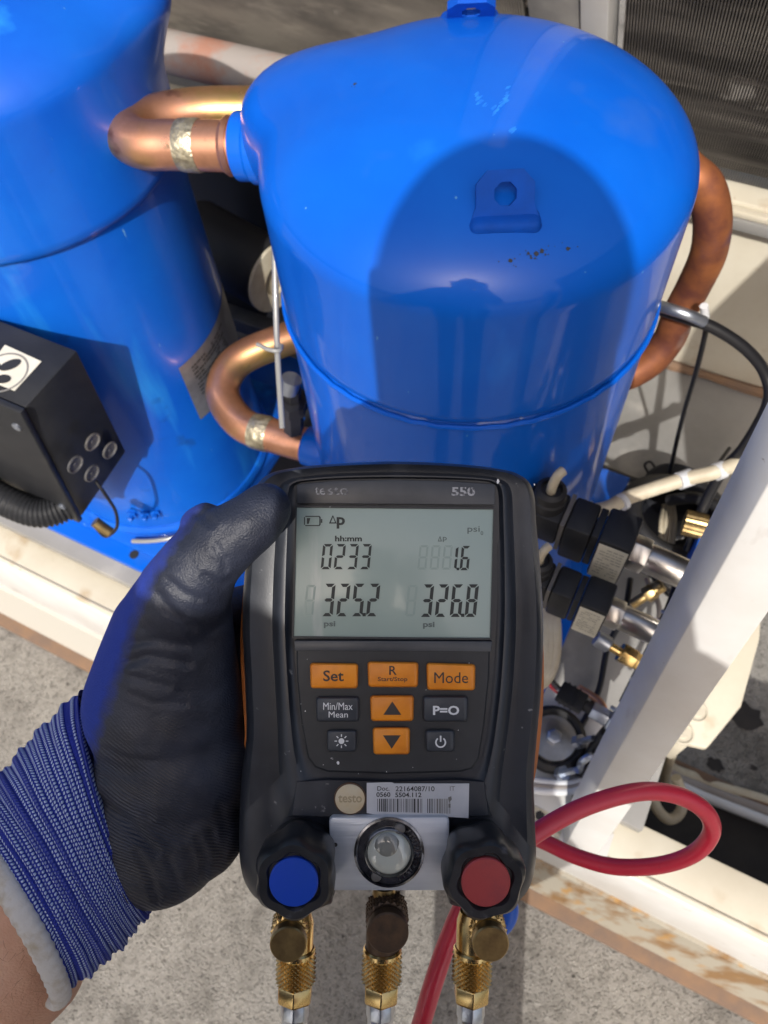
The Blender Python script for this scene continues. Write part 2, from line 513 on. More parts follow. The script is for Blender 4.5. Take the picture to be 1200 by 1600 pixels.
# back panel, ledge and coils
YB = 0.815
bp_ = thing('back_panel', 'pale sheet metal panel standing behind the blue compressors', 'panel', P(0, YB, -0.857))
obj('sheet', MB().aab(-2.2, 1.6, YB, YB + 0.01, -0.857, -0.594), cream, bp_, bevel=0.001)
obj('rusty_joint', MB().tube([P(-2.0 + 0.05 * i, YB - 0.004 + random.uniform(-.002, .002), -0.853 + random.uniform(-.002, .002)) for i in range(72)], [0.005 + random.uniform(-.002, .003) for _ in range(72)], 7), brownrust, bp_)
lg = thing('coil_ledge', 'narrow cream ledge with a folded lip under the condenser coils', 'ledge', P(0, YB, -0.594))
obj('shelf', MB().aab(-2.2, 1.6, 0.806, 0.86, -0.590, -0.580), cream, lg, bevel=0.002)
obj('lip', MB().aab(-2.2, 1.6, 0.795, 0.8055, -0.592, -0.584), cream, lg, bevel=0.002)
obj('channel', MB().aab(-2.2, 1.6, 0.792, 0.8145, -0.606, -0.5925), greypaint, lg, bevel=0.002)
UP = Vector((0, -0.463, 0.886))
NR = Vector((0, -0.886, -0.463))              # outward normal of the leaning coils
def coil(x0, x1, label, finm):
    c = thing('condenser_coil', label, 'coil', P((x0 + x1) / 2, 0.835, -0.578))
    b0 = P(x0, 0.835, -0.578)
    obj('core', MB().box(b0 - NR * 0.012, (x1 - x0, 0, 0), UP * 0.62, -NR * 0.03), finback, c)
    mb = MB()
    n = int((x1 - x0 - 0.006) / 0.0027)
    for i in range(n):
        x = x0 + 0.003 + i * 0.0027
        segs = 9; prev = None
        for k in range(segs + 1):
            j = 0.0003 * noise.noise(Vector((x * 9, k * 0.9, 3.1)))
            jj = 0.0022 * max(0, noise.noise(Vector((x * 14, k * 0.7, 8.0))) - 0.25)
            q = b0 + Vector((x - x0 + j * 2, 0, 0)) + UP * (0.62 * k / segs) - NR * jj
            cur = (q, q + Vector((0.0010, 0, 0)), q - NR * 0.0118, q + Vector((0.0010, 0, 0)) - NR * 0.0118)
            if prev:
                o_ = len(mb.v)
                mb.v += list(prev) + list(cur)
                mb.f += [(o_, o_ + 1, o_ + 5, o_ + 4), (o_, o_ + 4, o_ + 6, o_ + 2), (o_ + 1, o_ + 3, o_ + 7, o_ + 5)]
            prev = cur
    obj('fins', mb, finm, c, flat=True, kind='stuff', flip=False)
    t = MB()
    for k in range(14):
        q = b0 + UP * (0.03 + k * 0.044) - NR * 0.009
        t.tube([q + Vector((0.001, 0, 0)), q + Vector((x1 - x0 - 0.001, 0, 0))], 0.0035, 8)
    obj('coil_tubes', t, finm, c)
    return c
coil(-1.9, -0.240, 'dusty brown condenser coil on the left, above the thick grey pipe', finm)
coil(-0.152, 1.2, 'dark finned condenser coil on the right, with scratches across its fins', finm_shade)
ps = thing('coil_post', 'pale grey upright post between the two condenser coils', 'post', P(-0.217, 0.83, -0.578))
b0 = P(-0.237, 0.835, -0.578)
obj('post_face', MB().box(b0 + NR * 0.008, (0.050, 0, 0), UP * 0.64, -NR * 0.03), greypaint, ps, bevel=0.002)
obj('post_flange', MB().box(b0 + NR * 0.012 + Vector((0.0515, 0, 0)), (0.026, 0, 0), UP * 0.64, -NR * 0.03), white, ps, bevel=0.002)

sp0 = thing('shade_sheet', 'unseen grey sheet added to shade the back panel, off to the right of the white post', 'panel', P(0.235, 0.5, -0.55))
obj('sheet', MB().aab(0.235, 0.240, 0.17, 0.80, -0.55, -0.10), greypaint, sp0)  # unseen sheet, added to cast the slanting shadow on the back panel
# big dusty pipe on the ledge
gp_ = thing('thick_pipe', 'thick dusty grey and copper pipe lying along the foot of the left coil', 'pipe', P(-0.95, 0.77, -0.575))
pts = smooth([P(-1.30, 0.74, -0.70), P(-1.27, 0.745, -0.62), P(-1.20, 0.755, -0.560), P(-1.12, 0.76, -0.545), P(-0.7, 0.765, -0.540), P(-0.35, 0.77, -0.54)], 6)
obj('pipe', MB().tube(pts, 0.026, 20), greypipe, gp_)
obj('elbow_seam', MB().cyl(P(-0.82, 0.764, -0.5415), P(-0.80, 0.764, -0.5412), 0.0272, 20), braze, gp_)
obj('saddle', MB().aab(-0.87, -0.855, 0.74, 0.79, -0.5795, -0.556), greypaint, gp_)


# ================================================================== COMPRESSORS
def dome_prof(R0, z0, h, zb, lip):
    pr = [(R0 * 0.98, zb), (R0, zb + 0.004), (R0, z0 - 0.004)]
    for i in range(0, 25):
        t = PI / 2 * i / 24
        pr.append((max(R0 * math.cos(t), 0.0005), z0 + h * math.sin(t)))
    return pr

def compressor(cx, cy, label, paint, Ru, Rl, zt, h, zseam, bump_dir, bump_z, lugs, bsize=1.0):
    c = thing('compressor', label, 'compressor', P(cx, cy, -0.84))
    up = (0, 0, 1); O = P(cx, cy, 0)
    # upper shell with a swelling toward the discharge port
    n = 128; bd = Vector(bump_dir).normalized(); loops = []
    prof = dome_prof(Ru, zt, h, zseam, 0)
    prof2 = []
    for i in range(len(prof) - 1):
        a, b = prof[i], prof[i + 1]
        k = 8 if i == 2 and abs(b[1] - a[1]) > 0.02 else (14 if abs(b[1] - a[1]) > 0.03 else 1)
        for j in range(k): prof2.append((a[0] + (b[0] - a[0]) * j / k, a[1] + (b[1] - a[1]) * j / k))
    prof2.append(prof[-1])
    for r, z in prof2:
        lp = []
        for j in range(n):
            a = 2 * PI * j / n
            d = Vector((math.cos(a), math.sin(a), 0))
            rr = r
            ang = math.atan2(d.cross(bd).z, d.dot(bd)) * Ru
            q = (ang / 0.047) ** 2 + ((z - bump_z) / 0.053) ** 2
            e = 0.037 * bsize * math.exp(-q ** 1.4 * 0.9) * min(1, (r / Ru) * 1.05)
            lp.append(O + d * (rr + e) + Vector((0, 0, z)))
        loops.append(lp)
    us = obj('upper_shell', MB().loft(loops, False, True), paint, c, ang=60)
    obj('lower_shell', MB().lathe([(Rl, -0.83), (Rl, zseam - 0.0035), (Rl - 0.004, zseam)], O, up, 96), paint, c)
    sm_ = MB()
    sm_.tube([O + Vector((math.cos(2 * PI * j / 96) * (Rl + 0.0012), math.sin(2 * PI * j / 96) * (Rl + 0.0012), zseam - 0.0015 + 0.0006 * math.sin(j * 2.7))) for j in range(97)], 0.0019, 8)
    obj('weld_seam', sm_, paint, c)
    obj('base_ring', MB().lathe([(Rl + 0.004, -0.838), (Rl + 0.006, -0.832), (Rl + 0.002, -0.824)], O, up, 96), paint, c)
    bp = MB()
    s = 0.148; k = 0.03
    lp = [(-s, -s + k), (-s + k, -s), (s - k, -s), (s, -s + k), (s, s - k), (s - k, s), (-s + k, s), (-s, s - k)]
    bp.prism([P(cx + a, cy + b, -0.8455) for a, b in lp], (0, 0, 0.0065))
    pl = obj('base_plate', bp, paint, c, bevel=0.0015)
    for a, b in ((-1, -1), (1, -1), (1, 1), (-1, 1)):
        ft = obj('rubber_foot', MB().cyl(P(cx + a * 0.125, cy + b * 0.125, -0.8463), P(cx + a * 0.125, cy + b * 0.125, -0.8457), 0.013, 16), rubber, c)
        sub('bolt', MB().lathe([(0.009, 0), (0.009, 0.007), (0.005, 0.007), (0.005, 0.014)], P(cx + a * 0.125, cy + b * 0.125, -0.8388), up, 6), zinc, ft, c)
    for (lx, ly, ta) in lugs:
        # a bent lifting lug: a foot welded to the dome and an upright plate with a hole
        d = Vector((math.cos(ta), math.sin(ta), 0)); tt = Vector((-d.y, d.x, 0))
        rr = math.hypot(lx, ly)
        zz = zt + h * math.sqrt(max(0, 1 - (rr / Ru) ** 2))
        q = P(cx + lx, cy + ly, zz - 0.004)
        nn = Vector((0, 0, 1)); pu = (nn * 0.80 - d * 0.60).normalized()
        pn = tt.cross(pu).normalized()
        W2 = 0.0150; Hh = 0.023; th = 0.005
        out = [(-W2 - 0.004, -0.004), (W2 + 0.004, -0.004), (W2, 0.006), (W2, Hh * 0.72), (W2 * 0.6, Hh), (-W2 * 0.6, Hh), (-W2, Hh * 0.72), (-W2, 0.006)]
        hole = [(0.0062 * math.cos(PI / 4 * i + PI / 8), Hh * 0.50 + 0.0062 * math.sin(PI / 4 * i + PI / 8)) for i in range(8)]
        order = [5, 6, 7, 0, 1, 2, 3, 4]
        # match the hole's vertices to the outline's by angle
        def angk(p): return math.atan2(p[1] - Hh * 0.5, p[0])
        out.sort(key=angk); hole.sort(key=angk)
        f3 = lambda p, w_: q + tt * p[0] + pu * p[1] + pn * w_
        m1 = MB(); vs = []
        for w_ in (0, th):
            vs += [f3(p, w_) for p in out] + [f3(p, w_) for p in hole]
        fs = []
        for i in range(8):
            j = (i + 1) % 8
            fs += [(i, j, 8 + j, 8 + i), (16 + i, 24 + i, 24 + j, 16 + j), (i, 16 + i, 16 + j, j), (8 + i, 8 + j, 24 + j, 24 + i)]
        m1.add(vs, fs)
        lug = obj('lifting_lug', m1, lugpaint, c, ang=20)
        fm = MB().box(q - tt * (W2 + 0.004) - Vector((0, 0, 0.008)) - d * 0.006, tt * (2 * W2 + 0.008), d * 0.017, (0, 0, 0.012))
        sub('lug_foot', fm, lugpaint, lug, c, bevel=0.0045, segs=4)
    return c, us

cA = (-0.157, 0.404)
compA, shellA = compressor(*cA, 'glossy blue compressor in the middle, with a shadow of a head on its domed top', blue,
                           0.135, 0.1345, -0.307, 0.052, -0.402, (-1, 0.10, 0), -0.322, [(0.050, -0.081, -1.10), (-0.040, 0.083, 2.02)])
cB = (-0.572, 0.388)
compB, shellB = compressor(*cB, 'faded blue compressor on the left with a black terminal box', blue_old,
                           0.142, 0.134, -0.300, 0.055, -0.402, (0.8, 0.6, 0), -0.27, [(0.05, -0.080, -1.1), (-0.045, 0.080, 2.0)], 0.7)

# paint chips on the dome of the middle compressor and a scuff near its top
def on_dome(px, py, cx, cy, Ru, zt, h):
    v = ray(px, py); best = None
    for i in range(4000):
        t = (0.25 + 0.5 * i / 4000) / F
        p = v * t
        r = math.hypot(p.x - cx, p.y - cy)
        if r < Ru and p.z <= zt + h * math.sqrt(1 - (r / Ru) ** 2):
            best = p; break
    if best is None: return None, None
    r = max(1e-6, math.hypot(best.x - cx, best.y - cy))
    nn = Vector(((best.x - cx) / Ru ** 2, (best.y - cy) / Ru ** 2, max(0.0, best.z - zt) / h ** 2)).normalized()
    return P(*best), nn
mb = MB()
for k in range(34):
    px = random.gauss(838, 24); py = random.gauss(398, 5) - (px - 830) * 0.25
    if k < 5: px, py = 548 + random.uniform(-8, 8), 132 + random.uniform(-6, 7)
    p, nn = on_dome(px, py, *cA, 0.135, -0.307, 0.052)
    if p is None: continue
    u = nn.orthogonal().normalized(); v = nn.cross(u); s = random.choice((0.0003, 0.0004, 0.0006, 0.0009, 0.0012))
    mb.add([p + nn * 0.0003 + (u * math.cos(a) * random.uniform(.6, 1.3) + v * math.sin(a) * random.uniform(.6, 1.3)) * s for a in [2 * PI * i / 7 for i in range(7)]], [tuple(range(7))])
sub('paint_chips', mb, chipm, shellA, compA, flat=True, kind='stuff')
mb = MB()
for strip in ([(742, 142), (752, 160), (762, 166)], [(780, 166), (789, 158), (795, 138)], [(768, 168), (776, 178)], [(800, 202), (804, 205)]):
    for (a, b) in zip(strip[:-1], strip[1:]):
        for _ in range(7):
            t = random.random(); px = a[0] + (b[0] - a[0]) * t + random.gauss(0, 2); py = a[1] + (b[1] - a[1]) * t + random.gauss(0, 2)
            p, nn = on_dome(px, py, *cA, 0.135, -0.307, 0.052)
            if p is None: continue
            u = Vector((0.3, 1, 0)); u = (u - nn * u.dot(nn)).normalized(); v = nn.cross(u); s = random.uniform(0.0006, 0.0016)
            mb.add([p + nn * 0.00025 + (u * math.cos(a_) * 2.0 + v * math.sin(a_) * 0.6) * s * random.uniform(.6, 1.2) for a_ in [2 * PI * i / 8 for i in range(8)]], [tuple(range(8))])
sub('scuff_mark', mb, scuffm, shellA, compA, flat=True, kind='stuff')

# ports on the middle compressor
pA = P(cA[0] - 0.157, cA[1] + 0.002, -0.340)
PD = Vector((-0.958, -0.26, -0.06)).normalized()
obj('discharge_port', MB().lathe([(0.0255, -0.020), (0.0255, 0.012), (0.0235, 0.014), (0.0235, 0.024), (0.019, 0.026)], pA, PD, 40), blue, compA, bevel=0.0008)
u_ = P(cA[0] - 0.128, cA[1] - 0.055, -0.625)
obj('suction_port', MB().lathe([(0.020, -0.03), (0.020, 0.012), (0.0175, 0.014)], u_, (-1, -0.1, 0), 40), blue, compA, bevel=0.0008)

# copper pipes
def pipe_thing(name, label, pts, r, m, bands=(), k=10):
    sp = smooth(pts, k)
    t = thing(name, label, 'pipe', sp[0])
    obj('pipe', MB().tube(sp, r, 28), m, t, ang=60)
    for i, wd in bands:
        i = min(len(sp) - 2, i); d = (sp[i + 1] - sp[i]).normalized()
        bm2 = MB().lathe([(r * 1.02, 0), (r * 1.06, wd * .2), (r * 1.05, wd * .8), (r * 1.02, wd)], sp[i], d, 28)
        obj('braze_joint', bm2, braze, t)
    return t
q0 = pA + PD * 0.026
dp = pipe_thing('discharge_pipe', 'bright copper discharge pipe curling out of the top left of the middle compressor', 
    [q0 - PD * 0.012, q0, q0 + PD * 0.022, q0 + PD * 0.050, q0 + PD * 0.074, q0 + PD * 0.094 + Vector((0, 0.012, 0)), q0 + PD * 0.096 + Vector((0.0, 0.040, -0.006)),
     q0 + PD * 0.070 + Vector((0.0, 0.064, -0.012)), q0 + Vector((-0.012, 0.078, -0.022)), q0 + Vector((0.06, 0.12, -0.035))], 0.0175, copper, [(22, 0.016)], 10)
obj('collar', MB().lathe([(0.0185, 0), (0.0205, 0.003), (0.0185, 0.006)], q0 + PD * 0.002, PD, 28), copper, dp)
q1 = u_ + Vector((-0.014, -0.0014, 0))
sp_ = pipe_thing('suction_pipe', 'copper suction elbow low between the two compressors',
    [q1 + Vector((0.01, 0.001, 0)), q1, q1 + Vector((-0.03, -0.003, 0)), q1 + Vector((-0.072, -0.004, 0.000)), q1 + Vector((-0.108, 0.018, 0.006)), q1 + Vector((-0.112, 0.055, 0.014)),
     q1 + Vector((-0.080, 0.095, 0.020)), q1 + Vector((-0.035, 0.145, 0.016)), q1 + Vector((0.02, 0.20, 0.0))], 0.0175, copper, [(22, 0.02)], 10)
rp = pipe_thing('return_pipe', 'large heat stained copper pipe bending down behind the right side of the middle compressor',
    [P(-0.15, 0.60, -0.375), P(-0.085, 0.585, -0.375), W(1068, 262, -0.385), W(1100, 292, -0.395), W(1113, 340, -0.42), W(1107, 395, -0.455), W(1085, 445, -0.495), W(1060, 492, -0.53), W(1045, 530, -0.56), W(1012, 568, -0.585), W(965, 590, -0.60), W(900, 590, -0.60)], 0.0148, copper_old, [], 10)

# terminal box on the left compressor
tb = thing('tmp', 'x', 'x', P(cB[0], cB[1], -0.84))
bpy.data.objects.remove(tb)
A_ = WY(121, 547, 0.259); B_ = WY(39, 638, 0.196); C_ = WY(128, 808, 0.201); D_ = WY(198, 706, 0.259)
LX = Vector((-0.20, 0, 0))
A2, B2, C2, D2 = A_ + LX, B_ + LX, C_ + LX, D_ + LX
tbx = obj('terminal_box', MB().add([A_, B_, C_, D_, A2, B2, C2, D2], [(0, 1, 2, 3), (4, 7, 6, 5), (0, 4, 5, 1), (1, 5, 6, 2), (2, 6, 7, 3), (3, 7, 4, 0)]), black, compB, bevel=0.0025)
# lid: its front face, slightly larger
e1 = (C_ - B_); fn = LX.cross(e1).normalized()
if fn.y > 0: fn = -fn
sub('box_lid', MB().box(B_ + Vector((0.0015, 0, 0)) + fn * 0.0005 - e1 * 0.01, LX * 1.02, e1 * 1.02, fn * 0.006), black, tbx, compB, bevel=0.0015)
n_side = (B_ - A_).cross(D_ - A_).normalized()
if n_side.x < 0: n_side = -n_side
for (px, py) in ((144, 690), (171, 703), (117, 725), (143, 739)):
    v = ray(px, py); t = (A_ - EYE).dot(n_side) / v.dot(n_side); q = EYE + v * t
    sub('knockout', MB().lathe([(0.0092, 0), (0.0092, 0.0014), (0.0080, 0.0018), (0.0068, 0.0004), (0.0020, 0.0003), (0.0016, 0.0008)], q, n_side, 28), darkgrey, tbx, compB)
for f0, f1 in ((0.12, 0.06), (0.86, 0.06), (0.12, 0.80), (0.86, 0.80)):
    q = B_ + LX * f1 + e1 * f0 + fn * 0.0065
    sub('lid_screw', MB().lathe([(0.0042, 0), (0.0042, 0.0016), (0.0030, 0.0024), (0.0008, 0.0024), (0.0006, 0.0016)], q, fn, 14), zinc, tbx, compB)
# square sticker with a round rotor symbol on top of the box
e_t = (B_ - A_).normalized(); n_t = LX.cross(B_ - A_).normalized()
if n_t.z < 0: n_t = -n_t
def on_plane(px, py, p0, nn):
    v = ray(px, py); return EYE + v * ((p0 - EYE).dot(nn) / v.dot(nn))
st = [on_plane(x, y, A_ + n_t * 0.0004, n_t) for x, y in ((65, 565), (23, 611), (-30, 590), (8, 539))]
stk = sub('warning_sticker', MB().prism(st, n_t * 0.0003), labelm, tbx, compB, flat=True)
sc_c = on_plane(5, 582, A_ + n_t * 0.0008, n_t)
ra, rb = LX.normalized(), e_t
def ring2(c, r0, r1, n=40):
    return MB().add([c + (ra * math.cos(2 * PI * i / n) + rb * math.sin(2 * PI * i / n)) * r for r in (r0, r1) for i in range(n)], [(i, (i + 1) % n, n + (i + 1) % n, n + i) for i in range(n)])
o = sub('symbol_ring', ring2(sc_c, 0.0185, 0.0203), inkgrey, tbx, compB, flat=True)
mb = MB()
for k, (px, py, rx, ry, ro) in enumerate(((16, 570, 0.0088, 0.0052, 0.9), (5, 592, 0.0065, 0.0045, 0.3), (-12, 578, 0.008, 0.005, 1.6))):
    q = on_plane(px, py, A_ + n_t * 0.0010, n_t)
    mb.add([q + ra * (rx * math.cos(a) * math.cos(ro) - ry * math.sin(a) * math.sin(ro)) + rb * (rx * math.cos(a) * math.sin(ro) + ry * math.sin(a) * math.cos(ro)) for a in [2 * PI * i / 20 for i in range(20)]], [tuple(range(20))])
sub('symbol_blades', mb, inkm, tbx, compB, flat=True)

# rating plate wrapped round the left compressor's lower shell
mb = MB(); RL = 0.1346; a0, a1 = math.radians(-15), math.radians(40); NS = 16
cols = []
for k in range(NS + 1):
    a = a0 + (a1 - a0) * k / NS
    cols.append([P(cB[0] + RL * math.cos(a), cB[1] + RL * math.sin(a), z) for z in (-0.668 , -0.583)])
for k in range(NS):
    mb.add([cols[k][0], cols[k + 1][0], cols[k + 1][1], cols[k][1]], [(0, 1, 2, 3)])
rpl = obj('rating_plate', mb, greylabel, compB, flip=True)
mb = MB()
for row in range(9):
    z = -0.596 - row * 0.0052
    kk = 0
    while kk < 60:
        L_ = random.randint(2, 7)
        aa = a0 + 0.10 + (a1 - a0 - 0.5) * kk / 60; ab = a0 + 0.10 + (a1 - a0 - 0.5) * (kk + L_) / 60
        if random.random() < 0.75:
            r2 = RL + 0.0003
            mb.add([P(cB[0] + r2 * math.cos(x), cB[1] + r2 * math.sin(x), zz) for x, zz in ((aa, z), (ab, z), (ab, z + 0.0022), (aa, z + 0.0022))], [(0, 1, 2, 3)])
        kk += L_ + 1
sub('plate_print', mb, inkm, rpl, compB, flat=True, kind='stuff')

# bolts and small brackets at the foot of the left compressor
for px, py in ((218, 762), (243, 790), (228, 800)):
    v = W(px, py, -0.79)
    d = (v - P(cB[0], cB[1], -0.79)); d.z = 0; d.normalize()
    q = P(cB[0], cB[1], v.z - H) + d * 0.133
    obj('stud', MB().lathe([(0.006, 0), (0.006, 0.006), (0.0035, 0.006), (0.0035, 0.013), (0.002, 0.014)], q, d + Vector((0, 0, .2)), 6), blue_old, compB)

# corrugated conduit under the terminal box
cd = smooth([C(-120, 720, 0.80), C(-40, 755, 0.80), C(15, 785, 0.795), C(60, 800, 0.795), C(98, 792, 0.80), C(118, 770, 0.81)], 26)
tag(obj('corrugated_conduit', MB().tube(cd, 0.0155, 18, rfun=lambda i: 1 + 0.07 * (1 if i % 4 < 2 else -1)), black, None, ang=80), 'ribbed black conduit bulging under the terminal box, above the cream rail', 'conduit')
# cables at the foot of the left compressor
def cable(name, label, pts, r, m, k=8, cat='cable', group=None, n=12):
    return tag(obj(name, MB().tube(smooth(pts, k), r, n), m), label, cat, group)
cable('white_cable', 'white cable lying round the foot of the left compressor', [P(cB[0] + 0.150 * math.cos(a), cB[1] + 0.150 * math.sin(a), -0.834 + 0.003 * math.sin(a * 5)) for a in [math.radians(d_) for d_ in range(-72, 0, 8)]], 0.0030, clear)
br = thing('base_rail', 'blue painted base plate on the machine floor, under both compressors', 'base plate', P(-0.4, 0.4, -0.8575))
obj('plate', MB().aab(-1.0, 0.004, 0.219, 0.60, -0.8575, -0.8465), blue, br, bevel=0.002)
for x_ in (-0.52, -0.30):
    obj('bolt_hole', MB().lathe([(0.006, 0.0), (0.006, 0.0004)], P(x_, 0.234, -0.8463), (0, 0, 1), 18), inkm, br)
cable('thin_black_cable', 'thin black lead looping down beside the terminal box', [C(150, 752, 0.76), C(166, 775, 0.77), C(181, 800, 0.80), C(182, 825, 0.82), C(165, 838, 0.83), C(150, 825, 0.84)], 0.0018, cable_black)
cable('ground_strap', 'short brass coloured lug under the terminal box', [C(148, 815, 0.82), C(160, 824, 0.825), C(172, 832, 0.83)], 0.006, brass_old, cat='cable lug')

# ================================================================== BETWEEN THE TWO COMPRESSORS
mt = thing('accumulator', 'dark round vessel with a pale end ring in the gap between the compressors', 'vessel', WY(426, 432, 0.60))
ax1 = WY(426, 432, 0.60); ax0 = ax1 + Vector((-0.14, 0.03, 0.0))
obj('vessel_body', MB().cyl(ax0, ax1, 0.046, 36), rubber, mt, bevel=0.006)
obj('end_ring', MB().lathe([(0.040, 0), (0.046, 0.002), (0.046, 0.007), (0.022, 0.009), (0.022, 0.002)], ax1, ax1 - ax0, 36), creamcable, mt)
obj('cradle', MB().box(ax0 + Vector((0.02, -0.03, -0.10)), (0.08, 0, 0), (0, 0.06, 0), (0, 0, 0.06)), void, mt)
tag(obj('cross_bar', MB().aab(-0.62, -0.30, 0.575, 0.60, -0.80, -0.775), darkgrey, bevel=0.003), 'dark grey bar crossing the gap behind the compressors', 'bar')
tag(obj('gap_shade_block', MB().aab(-0.95, -0.17, 0.70, 0.795, -0.857, -0.64), void, bevel=0.02, segs=4), 'near-black added receiver lying behind the compressors', 'shade block')  # block added where the space behind the compressors is only in shade
tag(obj('gap_shade_mat', MB().aab(-0.47, -0.27, 0.30, 0.55, -0.8460, -0.8415), void), 'near-black mat added for shade in the gap between the compressors', 'mat')  # blackens the floor of the gap in place of shade
tag(obj('gap_shade_pipe', MB().tube(smooth([P(-0.36, 0.79, -0.80), P(-0.37, 0.72, -0.62), P(-0.39, 0.68, -0.56), P(-0.46, 0.66, -0.56), P(-0.70, 0.66, -0.58)], 8), 0.030, 20), void), 'near-black pipe added for shade deep in the gap between the compressors', 'pipe')  # dark piece added to fill the shadowed gap
cable('capillary_tube', 'clear capillary tube hanging down between the compressors', [C(440, 300, 0.60), C(430, 360, 0.59), C(430, 430, 0.595), C(433, 540, 0.61), C(437, 610, 0.625), C(441, 668, 0.64)], 0.0024, clear)
cable('zip_tie', 'pale zip tie round the clear tube and the copper elbow', [C(402, 538, 0.60), C(420, 546, 0.596), C(436, 548, 0.596), C(440, 540, 0.602)], 0.0018, clear, cat='zip tie')
vf = thing('service_valve', 'small steel service valve below the copper elbow between the compressors', 'valve', P(-0.31, 0.42, -0.75))
q = C(458, 640, 0.72)
obj('valve_body', MB().lathe([(0.010, -0.03), (0.010, 0), (0.014, 0), (0.014, 0.012), (0.008, 0.014), (0.008, 0.028)], q, (0.1, 0.1, 1), 6), cable_black, vf)
obj('bonnet', MB().cyl(q + Vector((0, 0, 0.028)), q + Vector((0.004, 0.004, 0.042)), 0.009, 16), zinc, vf)

# ================================================================== RIGHT OF THE MIDDLE COMPRESSOR
def switch(ox, oy, ozt, sc_, label, gcol):
    """a black pressure switch: three blocks, a cable gland, a paper label and a steel stem"""
    t = thing('pressure_switch', label, 'pressure switch', P(ox, oy, ozt - 0.08), 'black pressure switches on steel stems')
    s = sc_
    b = lambda x0, x1, y0, y1, z0, z1: MB().aab(ox + x0 * s, ox + x1 * s, oy + y0 * s, oy + y1 * s, ozt + z0 * s, ozt + z1 * s)
    obj('plug_block', b(-0.014, 0.026, 0.0, 0.038, -0.046, 0.0), black, t, bevel=0.0025)
    gd = obj('cable_gland', MB().lathe([(0.017 * s, 0), (0.017 * s, 0.012 * s), (0.0155 * s, 0.014 * s), (0.0155 * s, 0.024 * s), (0.011 * s, 0.027 * s), (0.010 * s, 0.022 * s)], P(ox + 0.007 * s, oy + 0.019 * s, ozt - 0.001), (0, 0.06, 1), 28), rubber, t)
    sub('lead', MB().tube(smooth([P(ox + 0.007 * s, oy + 0.019 * s, ozt + 0.015 * s), P(ox + 0.007 * s, oy + 0.021 * s, ozt + 0.032 * s), P(ox + 0.009 * s, oy + 0.024 * s, ozt + 0.045 * s), P(ox + 0.012 * s, oy + 0.03 * s, ozt + 0.047 * s)], 5), 0.0050 * s, 12), creamcable, gd, t)
    obj('gasket', b(0.0265, 0.031, -0.001, 0.039, -0.050, 0.001), darkgrey, t)
    obj('middle_block', b(0.0315, 0.058, -0.001, 0.039, -0.062, 0.001), black, t, bevel=0.0025)
    obj('joint_plate', b(0.0585, 0.066, 0.001, 0.037, -0.060, 0.0), black, t, bevel=0.001)
    eb = obj('end_block', b(0.0665, 0.100, -0.002, 0.041, -0.074, 0.002), black, t, bevel=0.0025)
    lb = sub('paper_label', b(0.0685, 0.098, -0.0026, -0.0020, -0.071, -0.003), labelm, eb, t)
    mb = MB()
    for row in range(10):
        z = -0.010 - row * 0.0056; x = 0.0715
        while x < 0.0935:
            L_ = random.uniform(0.0015, 0.006)
            if random.random() < 0.7:
                mb.add([P(ox + s * xx, oy - 0.0029 * s, ozt + zz * s) for xx, zz in ((x, z), (min(x + L_, 0.0955), z), (min(x + L_, 0.0955), z + 0.0013), (x, z + 0.0013))], [(0, 1, 2, 3)])
            x += L_ + 0.001
    o = sub('label_print', mb, inkgrey, eb, t, flat=True, kind='stuff')
    a = Vector((1, 0.0, -0.10)).normalized()
    q = P(ox + 0.1005 * s, oy + 0.020 * s, ozt - 0.032 * s)
    obj('hex_adapter', MB().lathe([(0.019 * s, -0.002), (0.019 * s, 0.016 * s)], q, a, 6, up=(0, 0, 1)), steel, t, bevel=0.001)
    obj('stem', MB().lathe([(0.0150 * s, 0.016 * s), (0.0158 * s, 0.019 * s), (0.0158 * s, 0.056 * s), (0.0145 * s, 0.060 * s)], q, a, 36), steel, t)
    obj('stem_nut', MB().lathe([(0.0165 * s, 0.0605 * s), (0.0165 * s, 0.078 * s)], q, a, 6, up=(0, 0.3, 1)), brass_old if gcol else steel, t, bevel=0.001)
    obj('thin_tube', MB().tube(smooth([q + a * 0.078 * s, q + a * 0.10 * s, q + a * 0.118 * s + Vector((0, 0, -0.004)), q + a * 0.128 * s + Vector((0, 0.002, -0.03))], 6), 0.005 * s, 12), zinc, t)
    return t
switch(-0.050, 0.2865, -0.488, 0.720, 'upper black pressure switch with a cream label and bright steel stem, nearer the middle compressor', False)
switch(-0.039, 0.2480, -0.516, 0.620, 'lower black pressure switch with a cream label, nearer the gauge', False)

# blue liquid line with valve, running alongside the leaning post
lv = thing('liquid_line', 'blue painted liquid line with black fittings running beside the white post', 'pipe line', P(0.10, 0.25, -0.85))
vb0 = W(1106, 880, -0.69)
obj('valve_block', MB().box(vb0 + Vector((-0.016, -0.045, -0.04)), (0.03, 0, 0), (0, 0.09, 0), (0, 0, 0.04)), bluerub, lv, bevel=0.004)
obj('line_pipe', MB().tube(smooth([P(0.098, 0.30, -0.70), P(0.088, 0.26, -0.74), P(0.086, 0.235, -0.79), P(0.080, 0.225, -0.85)], 6), 0.0085, 16), bluerub, lv)
obj('flare_nut', MB().lathe([(0.013, 0), (0.013, 0.018)], P(0.1005, 0.330, -0.668), (-1, 0.1, 0), 6), steel, lv, bevel=0.001)
obj('black_coupling', MB().cyl(P(0.10, 0.29, -0.70), P(0.089, 0.262, -0.735), 0.0125, 20), rubber, lv, bevel=0.002)
qk = W(1093, 822, -0.69)
vk = thing('brass_valve', 'knurled brass valve knob beyond the upper pressure switch', 'valve', qk)
kn = Vector((1, 0.1, 0.05)).normalized()
